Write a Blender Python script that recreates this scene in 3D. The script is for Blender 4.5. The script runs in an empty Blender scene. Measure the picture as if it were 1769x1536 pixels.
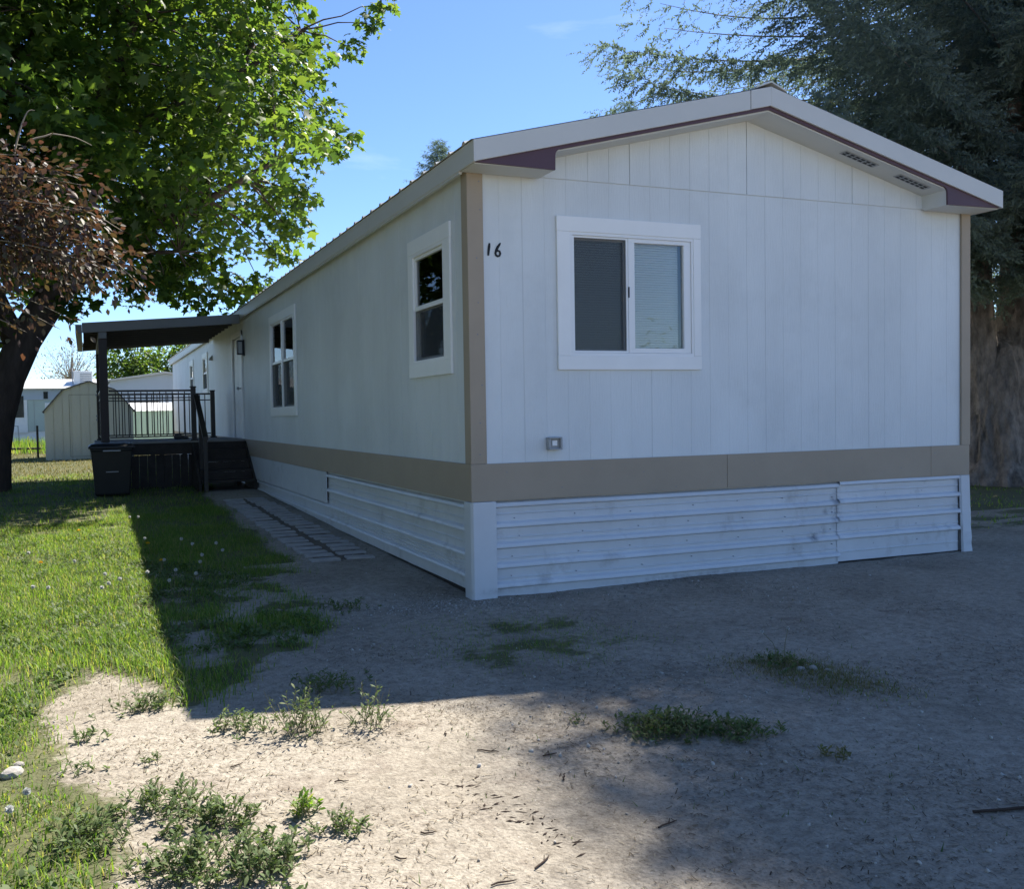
import bpy, math, random
import numpy as np
from mathutils import Matrix, Vector
random.seed(7); rng = np.random.default_rng(11)
D = bpy.data; SC = bpy.context.scene; COL = SC.collection
R_ = math.radians

# ------------------------------------------------------------------ camera
cam_d = D.cameras.new('camera'); cam = D.objects.new('camera', cam_d); COL.objects.link(cam)
right = Vector((0.9344814, -0.35552491, -0.01861592))
down = Vector((-0.02912826, -0.02423816, -0.99928177))
fwd = Vector((0.35481835, 0.93435248, -0.03300593))
m = Matrix((right, -down, -fwd)).transposed().to_4x4()
m.translation = Vector((-2.859, -6.610, 1.475))
cam.matrix_world = m
cam_d.sensor_width = 36; cam_d.lens = 1570.2 / 1769 * 36
cam_d.shift_x = (884.5 - 745) / 1769; cam_d.clip_start = 0.05; cam_d.clip_end = 3000
SC.camera = cam

# ------------------------------------------------------------------ sky, sun, exposure
SUN = Vector((0.509, 0.385, 0.770)).normalized()
elev = math.asin(SUN.z); az = math.atan2(SUN.x, SUN.y)
W_ = D.worlds.new('World'); SC.world = W_; W_.use_nodes = True
nt = W_.node_tree; nt.nodes.clear()
def N(nt, t, **kw):
    n = nt.nodes.new(t)
    for k, v in kw.items():
        if k in n.inputs: n.inputs[k].default_value = v
        else: setattr(n, k, v)
    return n
sky = N(nt, 'ShaderNodeTexSky', sky_type='NISHITA', sun_disc=False)
sky.sun_elevation = elev; sky.sun_rotation = az; sky.altitude = 2200; sky.air_density = 1.0; sky.dust_density = 0.7; sky.ozone_density = 5.0
tc = N(nt, 'ShaderNodeTexCoord'); mp = N(nt, 'ShaderNodeMapping'); mp.inputs['Scale'].default_value = (1.6, 1.6, 7.0); mp.inputs['Location'].default_value = (3.1, 0.4, 0.7)
nz = N(nt, 'ShaderNodeTexNoise', Scale=1.6, Detail=7.0, Roughness=0.58, Distortion=0.3)
rp = N(nt, 'ShaderNodeValToRGB'); rp.color_ramp.elements[0].position = 0.60; rp.color_ramp.elements[1].position = 0.95
rp.color_ramp.elements[1].color = (0.32, 0.32, 0.32, 1)
mixc = N(nt, 'ShaderNodeMix', data_type='RGBA'); mixc.inputs['B'].default_value = (8.5, 8.8, 9.4, 1)
bg = N(nt, 'ShaderNodeBackground', Strength=0.090); wo = N(nt, 'ShaderNodeOutputWorld')
lk = nt.links.new
lk(tc.outputs['Generated'], mp.inputs['Vector']); lk(mp.outputs['Vector'], nz.inputs['Vector']); lk(nz.outputs['Fac'], rp.inputs['Fac'])
lk(rp.outputs['Color'], mixc.inputs['Factor']); hs = N(nt, 'ShaderNodeHueSaturation', Hue=0.504, Saturation=1.06); lk(sky.outputs['Color'], hs.inputs['Color']); lk(hs.outputs['Color'], mixc.inputs['A']); lk(mixc.outputs['Result'], bg.inputs['Color']); lk(bg.outputs[0], wo.inputs['Surface'])
sun_d = D.lights.new('sun', 'SUN'); sun_d.energy = 5.0; sun_d.angle = R_(0.53); sun_d.color = (1.0, 0.94, 0.84)
sun = D.objects.new('sun', sun_d); COL.objects.link(sun); sun.location = (20, 15, 30)
sun.rotation_euler = (-SUN).to_track_quat('-Z', 'Y').to_euler()
vs = SC.view_settings; vs.view_transform = 'Standard'; vs.look = 'None'; vs.exposure = 1.32; vs.gamma = 1.0
SC.cycles.max_bounces = 5; SC.cycles.diffuse_bounces = 3; SC.cycles.glossy_bounces = 2; SC.cycles.transmission_bounces = 2; SC.cycles.transparent_max_bounces = 10; SC.cycles.sample_clamp_indirect = 8

# ------------------------------------------------------------------ materials
def mat(name, col, rough=0.7, spec=0.3, var=0.0, vscale=3.0, stretch=(1, 1, 1), bump=0.0, bscale=40.0, bstretch=None, metal=0.0, dirt=None, dscale=1.2, dlo=0.55, dhi=0.8, bdist=0.01):
    M = D.materials.new(name); M.use_nodes = True; t = M.node_tree; b = t.nodes['Principled BSDF']
    b.inputs['Roughness'].default_value = rough; b.inputs['Specular IOR Level'].default_value = spec; b.inputs['Metallic'].default_value = metal
    g = N(t, 'ShaderNodeTexCoord'); L = t.links.new
    geo = N(t, 'ShaderNodeNewGeometry')
    def noise(sc, st, det=5.0, rg=0.6):
        mpp = N(t, 'ShaderNodeMapping'); mpp.inputs['Scale'].default_value = st
        L(geo.outputs['Position'], mpp.inputs['Vector'])
        n = N(t, 'ShaderNodeTexNoise', Scale=sc, Detail=det, Roughness=rg); L(mpp.outputs['Vector'], n.inputs['Vector']); return n
    last = None
    if var > 0:
        n = noise(vscale, stretch)
        r = N(t, 'ShaderNodeValToRGB'); r.color_ramp.elements[0].position = 0.3; r.color_ramp.elements[1].position = 0.7
        r.color_ramp.elements[0].color = tuple(c * (1 - var) for c in col) + (1,); r.color_ramp.elements[1].color = tuple(min(1, c * (1 + var)) for c in col) + (1,)
        L(n.outputs['Fac'], r.inputs['Fac']); last = r.outputs['Color']
    if dirt:
        n = noise(dscale, (1, 1, 1), 8.0, 0.7)
        r = N(t, 'ShaderNodeValToRGB'); r.color_ramp.elements[0].position = dlo; r.color_ramp.elements[1].position = dhi
        x = N(t, 'ShaderNodeMix', data_type='RGBA'); x.inputs['A'].default_value = tuple(col) + (1,); x.inputs['B'].default_value = tuple(dirt) + (1,)
        L(n.outputs['Fac'], r.inputs['Fac']); L(r.outputs['Color'], x.inputs['Factor'])
        if last: L(last, x.inputs['A'])
        last = x.outputs['Result']
    if last: L(last, b.inputs['Base Color'])
    else: b.inputs['Base Color'].default_value = tuple(col) + (1,)
    if bump > 0:
        n = noise(bscale, bstretch or (1, 1, 1), 6.0, 0.65)
        bm = N(t, 'ShaderNodeBump', Strength=bump, Distance=bdist); L(n.outputs['Fac'], bm.inputs['Height']); L(bm.outputs['Normal'], b.inputs['Normal'])
    return M

def leaf_mat(name, cols, trans, tfac=0.4, rough=0.45, spec=0.3):
    M = D.materials.new(name); M.use_nodes = True; t = M.node_tree; b = t.nodes['Principled BSDF']; L = t.links.new
    geo = N(t, 'ShaderNodeNewGeometry'); r = N(t, 'ShaderNodeValToRGB'); cr = r.color_ramp
    cr.elements[0].color = cols[0] + (1,); cr.elements[1].color = cols[-1] + (1,)
    for i, c in enumerate(cols[1:-1]):
        e = cr.elements.new((i + 1) / (len(cols) - 1)); e.color = c + (1,)
    L(geo.outputs['Random Per Island'], r.inputs['Fac']); L(r.outputs['Color'], b.inputs['Base Color'])
    b.inputs['Roughness'].default_value = rough; b.inputs['Specular IOR Level'].default_value = spec
    tr = N(t, 'ShaderNodeBsdfTranslucent'); mx = N(t, 'ShaderNodeMixShader'); mx.inputs[0].default_value = tfac
    x = N(t, 'ShaderNodeMix', data_type='RGBA', blend_type='MULTIPLY'); x.inputs['Factor'].default_value = 1.0
    x.inputs['B'].default_value = trans + (1,); L(r.outputs['Color'], x.inputs['A']); L(x.outputs['Result'], tr.inputs['Color'])
    L(b.outputs[0], mx.inputs[1]); L(tr.outputs[0], mx.inputs[2]); L(mx.outputs[0], t.nodes['Material Output'].inputs['Surface'])
    return M

def glass_mat(name, tint=(0.955, 0.975, 0.97), ior=1.55):
    M = D.materials.new(name); M.use_nodes = True; t = M.node_tree; t.nodes.clear(); L = t.links.new
    o = N(t, 'ShaderNodeOutputMaterial'); f = N(t, 'ShaderNodeFresnel', IOR=ior); tr = N(t, 'ShaderNodeBsdfTransparent'); tr.inputs[0].default_value = tint + (1,)
    gl = N(t, 'ShaderNodeBsdfGlossy', Roughness=0.015); nz = N(t, 'ShaderNodeTexNoise', Scale=1.7, Detail=1.0); bm = N(t, 'ShaderNodeBump', Strength=0.05, Distance=0.02)
    geo = N(t, 'ShaderNodeNewGeometry'); L(geo.outputs['Position'], nz.inputs['Vector']); L(nz.outputs['Fac'], bm.inputs['Height']); L(bm.outputs['Normal'], gl.inputs['Normal'])
    mx = N(t, 'ShaderNodeMixShader'); L(f.outputs[0], mx.inputs[0]); L(tr.outputs[0], mx.inputs[1]); L(gl.outputs[0], mx.inputs[2]); L(mx.outputs[0], o.inputs['Surface'])
    return M
def screen_mat():
    M = D.materials.new('insect_screen'); M.use_nodes = True; t = M.node_tree; b = t.nodes['Principled BSDF']
    b.inputs['Base Color'].default_value = (0.05, 0.06, 0.07, 1); b.inputs['Alpha'].default_value = 0.36; b.inputs['Roughness'].default_value = 0.8
    return M

M = {}
M['siding'] = mat('siding_paint', (0.735, 0.765, 0.775), 0.5, 0.4, 0.07, 1.3, (1, 1, 0.35), 0.45, 60, (3, 3, 0.12), dirt=(0.60, 0.625, 0.63), dscale=1.1, dlo=0.50, dhi=0.95)
M['backing'] = mat('siding_groove', (0.65, 0.675, 0.685), 0.8, 0.2)
M['tan'] = mat('tan_paint', (0.40, 0.325, 0.245), 0.6, 0.3, 0.06, 1.5, (1, 1, 1), 0.12, 60, dirt=(0.22, 0.19, 0.15), dscale=6, dlo=0.66, dhi=0.85)
M['white'] = mat('white_trim_paint', (0.90, 0.90, 0.89), 0.45, 0.4, 0.03, 3, (1, 1, 1), 0.06, 50)
M['vinyl'] = mat('white_vinyl', (0.88, 0.88, 0.88), 0.35, 0.4, 0.02, 2)
M['skirt'] = mat('skirting_metal_paint', (0.64, 0.66, 0.69), 0.42, 0.45, 0.06, 2.2, (1, 1, 1), 0.35, 3.0, dirt=(0.27, 0.25, 0.23), dscale=2.6, dlo=0.56, dhi=0.90)
def smudge(M0):
    t = M0.node_tree; L = t.links.new; b = t.nodes['Principled BSDF']; src = b.inputs['Base Color'].links[0].from_socket
    geo = N(t, 'ShaderNodeNewGeometry'); tot = None
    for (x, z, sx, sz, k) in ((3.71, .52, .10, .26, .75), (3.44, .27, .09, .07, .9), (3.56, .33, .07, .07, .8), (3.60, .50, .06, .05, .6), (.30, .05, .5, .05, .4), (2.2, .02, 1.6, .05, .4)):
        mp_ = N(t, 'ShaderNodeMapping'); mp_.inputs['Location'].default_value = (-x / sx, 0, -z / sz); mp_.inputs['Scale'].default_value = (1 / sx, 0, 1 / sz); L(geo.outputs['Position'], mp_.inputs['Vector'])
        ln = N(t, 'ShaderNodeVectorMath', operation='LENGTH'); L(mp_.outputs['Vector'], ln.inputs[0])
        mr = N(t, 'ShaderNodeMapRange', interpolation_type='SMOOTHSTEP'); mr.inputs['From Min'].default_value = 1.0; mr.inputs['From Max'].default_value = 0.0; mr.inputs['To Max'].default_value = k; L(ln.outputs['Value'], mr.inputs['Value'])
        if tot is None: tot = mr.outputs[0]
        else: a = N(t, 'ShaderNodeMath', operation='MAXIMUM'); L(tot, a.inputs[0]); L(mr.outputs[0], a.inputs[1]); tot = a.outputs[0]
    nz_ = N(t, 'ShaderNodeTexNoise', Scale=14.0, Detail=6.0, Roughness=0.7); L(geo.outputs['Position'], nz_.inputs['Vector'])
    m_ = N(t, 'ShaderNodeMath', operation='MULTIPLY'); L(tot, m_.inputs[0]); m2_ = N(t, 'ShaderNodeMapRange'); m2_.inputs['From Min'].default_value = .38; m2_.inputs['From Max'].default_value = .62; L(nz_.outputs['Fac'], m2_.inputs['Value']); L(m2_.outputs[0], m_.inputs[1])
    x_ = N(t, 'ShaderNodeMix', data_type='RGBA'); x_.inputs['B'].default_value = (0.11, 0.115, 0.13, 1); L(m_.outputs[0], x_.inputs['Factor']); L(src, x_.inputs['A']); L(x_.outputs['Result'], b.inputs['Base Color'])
smudge(M['skirt'])
M['stain'] = mat('scuffed_metal_paint', (0.25, 0.26, 0.29), 0.7, 0.2, 0.1, 9)
M['fascia'] = mat('fascia_metal', (0.60, 0.595, 0.57), 0.4, 0.45, 0.03, 1.5, (1, 1, 1), 0.05, 8)
M['soffit'] = mat('soffit_paint', (0.66, 0.66, 0.63), 0.6, 0.3, 0.03, 2)
M['purple'] = mat('purple_paint', (0.105, 0.060, 0.078), 0.5, 0.3, 0.06, 3)
M['roof'] = mat('roof_metal', (0.58, 0.58, 0.55), 0.35, 0.5, 0.05, 1.0)
M['black'] = mat('black_paint', (0.012, 0.013, 0.016), 0.5, 0.3)
M['rail'] = mat('dark_bronze_metal', (0.030, 0.025, 0.024), 0.4, 0.4)
M['post'] = mat('brown_stained_post', (0.060, 0.046, 0.042), 0.6, 0.3, 0.15, 8, (1, 1, 0.1), 0.2, 60, (1, 1, 0.1))
M['wood'] = mat('weathered_grey_wood', (0.24, 0.23, 0.215), 0.8, 0.2, 0.2, 6, (0.15, 1, 1), 0.3, 50, (0.15, 1, 1))
M['darkwood'] = mat('dark_wood', (0.045, 0.038, 0.034), 0.8, 0.2, 0.2, 6, (1, 1, 1), 0.2, 40)
M['porchroof'] = mat('porch_metal', (0.17, 0.165, 0.155), 0.5, 0.4, 0.04, 2)
M['under'] = mat('porch_underside', (0.10, 0.10, 0.105), 0.7, 0.2)
M['plastic'] = mat('black_plastic', (0.018, 0.019, 0.021), 0.45, 0.4, 0.1, 6)
M['glass'] = glass_mat('window_glass'); M['screen'] = screen_mat()
M['interior'] = mat('interior_drywall', (0.45, 0.44, 0.42), 0.9, 0.1)
M['blind'] = mat('blind_slat_vinyl', (0.80, 0.81, 0.78), 0.6, 0.3)
M['metal'] = mat('grey_metal', (0.38, 0.39, 0.40), 0.45, 0.5, 0.05, 10)
M['shed'] = mat('shed_paint', (0.62, 0.60, 0.52), 0.75, 0.2, 0.06, 2, (1, 1, 0.3), 0.25, 40, (1, 1, 0.15), dirt=(0.30, 0.28, 0.23), dscale=2.0, dlo=0.62, dhi=0.9)
M['shingle'] = mat('grey_shingle', (0.13, 0.125, 0.12), 0.9, 0.2, 0.3, 14, (1, 1, 1), 0.4, 50)
M['paleg'] = mat('pale_green_metal', (0.50, 0.58, 0.53), 0.5, 0.4, 0.04, 1.5)
M['teal'] = mat('pale_mint_metal', (0.48, 0.66, 0.58), 0.5, 0.4, 0.04, 1.5)
M['bluew'] = mat('pale_blue_metal', (0.46, 0.53, 0.62), 0.5, 0.4, 0.04, 1.5)
M['beige'] = mat('beige_siding', (0.50, 0.45, 0.40), 0.6, 0.3, 0.05, 2)
M['plum'] = mat('plum_skirt_paint', (0.085, 0.03, 0.05), 0.6, 0.3)
M['darkglass'] = mat('dark_window', (0.03, 0.035, 0.04), 0.1, 0.6)
M['paver'] = mat('concrete_paver', (0.36, 0.34, 0.32), 0.9, 0.2, 0.15, 9, (1, 1, 1), 0.4, 40)
M['soil'] = mat('dark_soil', (0.15, 0.128, 0.105), 0.95, 0.1, 0.25, 12, (1, 1, 1), 0.6, 40)
M['bark'] = mat('maple_bark', (0.085, 0.065, 0.055), 0.9, 0.15, 0.3, 9, (1, 1, 0.25), 0.9, 22, (1, 1, 0.25))
M['cbark'] = mat('conifer_bark', (0.25, 0.215, 0.19), 0.9, 0.15, 0.50, 9, (1, 1, 0.42), 1.0, 13, (1, 1, 0.40), bdist=0.10)
M['drytwig'] = mat('dry_twig_bark', (0.28, 0.24, 0.19), 0.9, 0.1)
M['twig'] = mat('dark_fallen_twig', (0.055, 0.04, 0.032), 0.9, 0.1)
M['stone'] = mat('pale_stone', (0.33, 0.31, 0.28), 0.9, 0.2, 0.2, 12, (1, 1, 1), 0.5, 30)
M['maple'] = leaf_mat('maple_leaf', [(0.030, 0.066, 0.020), (0.046, 0.092, 0.022), (0.072, 0.118, 0.026)], (3.9, 3.3, 1.4), 0.46, 0.52, 0.25)
M['plumleaf'] = leaf_mat('purple_plum_leaf', [(0.065, 0.046, 0.046), (0.085, 0.062, 0.056), (0.085, 0.085, 0.042), (0.115, 0.056, 0.046)], (1.7, 1.25, 0.8), 0.25, 0.55, 0.35)
M['needle'] = leaf_mat('spruce_needle', [(0.10, 0.130, 0.128), (0.13, 0.165, 0.158), (0.15, 0.185, 0.150)], (1.6, 1.8, 1.2), 0.36, 0.75, 0.1)
M['grass'] = leaf_mat('lawn_grass', [(0.070, 0.15, 0.020), (0.105, 0.20, 0.032), (0.15, 0.235, 0.050), (0.28, 0.27, 0.12)], (2.0, 1.9, 0.9), 0.48, 0.5, 0.3)
M['drygrass'] = leaf_mat('dry_lawn_grass', [(0.10, 0.115, 0.035), (0.16, 0.155, 0.055), (0.26, 0.22, 0.11), (0.09, 0.12, 0.03)], (1.6, 1.5, 1.0), 0.3, 0.6, 0.2)
M['weed'] = leaf_mat('weed_leaf', [(0.070, 0.115, 0.036), (0.10, 0.145, 0.052), (0.135, 0.165, 0.072)], (1.7, 1.8, 0.9), 0.32, 0.6, 0.2)
M['fluff'] = leaf_mat('dandelion_fluff', [(0.60, 0.60, 0.58), (0.72, 0.72, 0.70)], (1, 1, 1), 0.4, 0.9, 0.1)
M['yellow'] = leaf_mat('dandelion_petal', [(0.70, 0.42, 0.02), (0.80, 0.52, 0.04)], (1, 1, 0.6), 0.3, 0.7, 0.1)
M['stem'] = leaf_mat('pale_stem', [(0.20, 0.19, 0.10), (0.28, 0.24, 0.15)], (1, 1, 0.8), 0.2, 0.7, 0.1)
M['litter'] = leaf_mat('dry_litter', [(0.06, 0.045, 0.035), (0.14, 0.11, 0.075), (0.36, 0.31, 0.23), (0.09, 0.07, 0.05)], (0.6, 0.6, 0.5), 0.05, 0.9, 0.1)
M['pebble'] = leaf_mat('gravel_pebble', [(0.22, 0.20, 0.17), (0.36, 0.33, 0.29), (0.50, 0.48, 0.44), (0.17, 0.155, 0.14)], (0, 0, 0), 0.0, 0.9, 0.2)

# ------------------------------------------------------------------ mesh helpers
WM = {}
def link(o, parent=None, loc=None, rot=None, label=None, cat=None, group=None, kind=None):
    COL.objects.link(o)
    lm = Matrix.Identity(4)
    if rot: lm = Matrix.Rotation(rot[2], 4, 'Z') @ Matrix.Rotation(rot[1], 4, 'Y') @ Matrix.Rotation(rot[0], 4, 'X'); o.rotation_euler = rot
    if loc is not None: o.location = loc; lm = Matrix.Translation(Vector(loc)) @ lm
    if parent is not None:
        o.parent = parent; o.matrix_parent_inverse = WM[parent.name].inverted()
    WM[o.name] = lm
    if label: o['label'] = label
    if cat: o['category'] = cat
    if group: o['group'] = group
    if kind: o['kind'] = kind
    return o
def thing(name, loc, label, cat, group=None):
    o = D.objects.new(name, None); o.empty_display_size = 0.2
    return link(o, None, loc, None, label, cat, group)
def mesh_obj(name, me, mt, parent=None, **kw):
    o = D.objects.new(name, me)
    if mt and not me.materials: me.materials.append(M[mt])
    return link(o, parent, **kw)

class MB:
    def __init__(s): s.v = []; s.f = []
    def add(s, v, f):
        k = len(s.v); s.v += [tuple(p) for p in v]; s.f += [tuple(i + k for i in q) for q in f]; return s
    def box(s, x0, x1, y0, y1, z0, z1):
        return s.add([(x0, y0, z0), (x1, y0, z0), (x1, y1, z0), (x0, y1, z0), (x0, y0, z1), (x1, y0, z1), (x1, y1, z1), (x0, y1, z1)],
                     [(0, 3, 2, 1), (4, 5, 6, 7), (0, 1, 5, 4), (1, 2, 6, 5), (2, 3, 7, 6), (3, 0, 4, 7)])
    def fbox(s, face, u0, u1, o0, o1, v0, v1):
        if face == 'front': return s.box(u0, u1, -o1, -o0, v0, v1)
        return s.box(-o1, -o0, u0, u1, v0, v1)
    def prism(s, poly, axis, a, b):
        # poly: list of 2D points; axis 'y': (x,z) extruded in y; 'x': (y,z); 'z': (x,y)
        def P(p, t): return {'y': (p[0], t, p[1]), 'x': (t, p[0], p[1]), 'z': (p[0], p[1], t)}[axis]
        n = len(poly); v = [P(p, a) for p in poly] + [P(p, b) for p in poly]
        f = [tuple(range(n)), tuple(range(2 * n - 1, n - 1, -1))] + [(i, i + n, (i + 1) % n + n, (i + 1) % n) for i in range(n)]
        return s.add(v, f)
    def tube(s, pts, rad, k=6, wob=0.0, caps=True):
        pts = [Vector(p) for p in pts]; n = len(pts)
        if not hasattr(rad, '__len__'): rad = [rad] * n
        v = []; prev = None
        for i, p in enumerate(pts):
            t = (pts[min(i + 1, n - 1)] - pts[max(i - 1, 0)]).normalized()
            a = Vector((0, 0, 1)) if abs(t.z) < 0.9 else Vector((1, 0, 0))
            if prev is not None: a = prev
            x = (a - t * a.dot(t)).normalized(); prev = x; y = t.cross(x)
            for j in range(k):
                th = 2 * math.pi * j / k; r = rad[i] * (1 + (random.uniform(-wob, wob) if wob else 0))
                v.append(p + x * (math.cos(th) * r) + y * (math.sin(th) * r))
        f = [(i * k + j, i * k + (j + 1) % k, (i + 1) * k + (j + 1) % k, (i + 1) * k + j) for i in range(n - 1) for j in range(k)]
        if caps: f += [tuple(range(k - 1, -1, -1)), tuple(range((n - 1) * k, n * k))]
        return s.add(v, f)
    def mesh(s, name, smooth=False):
        me = D.meshes.new(name); me.from_pydata(s.v, [], s.f); me.validate(); me.update()
        if smooth: me.polygons.foreach_set('use_smooth', [True] * len(me.polygons))
        import bmesh
        b = bmesh.new(); b.from_mesh(me); bmesh.ops.recalc_face_normals(b, faces=b.faces); b.to_mesh(me); b.free()
        return me
    def build(s, name, mt, parent=None, smooth=False, bevel=0.0, **kw):
        o = mesh_obj(name, s.mesh(name, smooth), mt, parent, **kw)
        if bevel:
            md = o.modifiers.new('bevel', 'BEVEL'); md.width = bevel; md.segments = 2; md.limit_method = 'ANGLE'
        return o

def np_mesh(name, V, F):
    V = np.asarray(V, np.float32).reshape(-1, 3); F = np.asarray(F, np.int32); k = F.shape[1]
    me = D.meshes.new(name); me.vertices.add(len(V)); me.vertices.foreach_set('co', V.ravel())
    me.loops.add(F.size); me.loops.foreach_set('vertex_index', F.ravel())
    me.polygons.add(len(F)); me.polygons.foreach_set('loop_start', np.arange(0, F.size, k, dtype=np.int32))
    me.update(calc_edges=True); return me
def stamp(tv, tf, pos, ax, ay, az):
    """place template verts tv (k,3) at n frames -> verts, faces"""
    V = pos[:, None, :] + tv[None, :, 0, None] * ax[:, None, :] + tv[None, :, 1, None] * ay[:, None, :] + tv[None, :, 2, None] * az[:, None, :]
    n, k = V.shape[:2]; F = (tf[None] + (np.arange(n) * k)[:, None, None]).reshape(-1, tf.shape[1])
    return V.reshape(-1, 3), F
def unit(a): return a / np.maximum(np.linalg.norm(a, axis=-1, keepdims=True), 1e-9)
def frames(dirv, up):
    ay = unit(dirv); ax = unit(np.cross(ay, up)); az = np.cross(ax, ay); return ax, ay, az
_tab = np.random.default_rng(5).random((256, 256))
def vn(x, y, s, o=0):
    x = np.asarray(x) * s + 17.3 * o + 100; y = np.asarray(y) * s + 9.1 * o + 100
    xi = np.floor(x).astype(int); yi = np.floor(y).astype(int); fx = x - xi; fy = y - yi; fx = fx * fx * (3 - 2 * fx); fy = fy * fy * (3 - 2 * fy)
    g = lambda a, b: _tab[a % 256, b % 256]
    return (g(xi, yi) * (1 - fx) + g(xi + 1, yi) * fx) * (1 - fy) + (g(xi, yi + 1) * (1 - fx) + g(xi + 1, yi + 1) * fx) * fy
def fbm(x, y, s, o=0, n=4): return sum(vn(x, y, s * 2 ** i, o + i) * 0.5 ** i for i in range(n)) / (2 - 0.5 ** (n - 1))
def inpoly(x, y, poly):
    c = np.zeros(np.shape(x), bool); n = len(poly)
    for i in range(n):
        x1, y1 = poly[i]; x2, y2 = poly[(i + 1) % n]
        if y1 == y2: continue
        c ^= ((y1 > y) != (y2 > y)) & (x < (x2 - x1) * (y - y1) / (y2 - y1) + x1)
    return c
def blur_in(x, y, poly, j=0.10, o=0):
    return inpoly(x + (fbm(x, y, 3, o) - .5) * 4 * j, y + (fbm(x, y, 3, o + 5) - .5) * 4 * j, poly)

# ------------------------------------------------------------------ ground
def H(x, y):
    x = np.asarray(x, float); y = np.asarray(y, float)
    z = 0.0185 * np.clip(y, 0, 12) + 0.004 * np.clip(y - 12, 0, 30)
    near = np.exp(-((x + 1) ** 2 + (y + 1) ** 2) / 400)
    return z + near * (0.045 * (fbm(x, y, 0.6, 3) - .5) + 0.022 * (fbm(x, y, 3.0, 8) - .5) + 0.005 * (fbm(x, y, 9, 12, 2) - .5))
LAWN = [(-12, 7.6), (-3.87, 6.2), (-3.22, 6.1), (-2.41, 6.3), (-2.2, 4.0), (-2.05, 2.6), (-1.48, 1.7), (-1.2, .4), (-1.38, -0.52), (-1.65, -1.07), (-2.06, -1.43), (-2.33, -2.0), (-2.45, -1.49), (-2.73, -1.88), (-2.89, -0.64), (-2.99, -1.13), (-3.17, -1.69), (-2.97, -2.21), (-3.1, -2.58), (-2.92, -2.95), (-2.86, -3.32), (-2.90, -3.7), (-3.2, -5), (-12, -5)]
BARE = [(-2.42, -1.45), (-2.73, -1.88), (-3.14, -1.69), (-2.99, -1.13), (-2.89, -.62), (-2.80, -.95), (-2.6, -1.2)]
PATCH = [[(-0.65, -0.68), (0.09, -0.63), (0.62, -1.47), (0.09, -2.01), (-0.59, -1.84), (-0.86, -1.43)]]
BROWN = [(0.62, -2.32), (1.06, -2.42), (1.1, -3.1), (0.69, -3.02)]
WEEDR = [(-0.55, -2.9), (-0.22, -2.83), (-0.0, -3.03), (-0.10, -3.42), (-0.54, -3.42)]
def lawn_density(x, y):
    d = np.where(blur_in(x, y, LAWN, .09) & ~blur_in(x, y, BARE, .07, 3), 1.0, 0.0)
    d = np.where((y > 10.3) & (x < -0.4 - 0.6 * fbm(x, y, .8)), 0.9, d)
    d = np.where((y > 1.2 + 1.6 * (fbm(x, y, 1.1, 81) - .5)) & (x < -1.0 + .5 * (fbm(x, y, 1.3) - .5)) & (y <= 10.3) & (d == 0), .85, d)
    d = np.where((y > 1.0) & (x > 6.2 + fbm(x, y, 1)), .6, d)
    for p in PATCH: d = np.where(blur_in(x, y, p, .16, 7), .46, d)
    d = np.where(blur_in(x, y, BROWN, .08, 9), .35, d)
    d = np.where((x > -.12) & (x < 5.5) & (y > -.1) & (y < 26), 0, d)
    return d
def axis_pts(lo, hi, d0, d1, step):
    a = list(np.arange(d0, d1 + 1e-6, step)); s = step; x = d1
    while x < hi: s *= 1.28; x += s; a.append(min(x, hi))
    s = step; x = d0
    while x > lo: s *= 1.28; x -= s; a.insert(0, max(x, lo))
    return np.array(a)
gx = axis_pts(-900, 900, -4.6, 6.0, 0.044); gy = axis_pts(-700, 1500, -5.2, 7.5, 0.044)
GX, GY = np.meshgrid(gx, gy); GZ = H(GX, GY)
nx, ny = len(gx), len(gy); idx = np.arange(nx * ny).reshape(ny, nx)
GF = np.stack([idx[:-1, :-1], idx[:-1, 1:], idx[1:, 1:], idx[1:, :-1]], -1).reshape(-1, 4)
gme = np_mesh('ground', np.stack([GX, GY, GZ], -1), GF); gme.polygons.foreach_set('use_smooth', np.ones(len(gme.polygons), bool))
at = gme.attributes.new('turf', 'FLOAT', 'POINT')
turf = np.mean([lawn_density(GX + dx_, GY + dy_) for dx_, dy_ in ((.10, .03), (-.09, .05), (.02, -.11), (-.04, .10), (.05, .07), (-.11, -.08), (0, 0))], 0); turf = np.where((np.abs(GX) > 40) | (GY > 40) | (GY < -25), 0.9, turf)
turf = turf * np.where((GX > -2.35 + .25 * (fbm(GX, GY, 2, 71) - .5)) & (GY < 2.2), np.clip((fbm(GX, GY, 5.0, 73, 5) - np.where(GX > -1, .30, .38)) * 3, .05, 1), 1)
at.data.foreach_set('value', turf.ravel().astype(np.float32))
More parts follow.
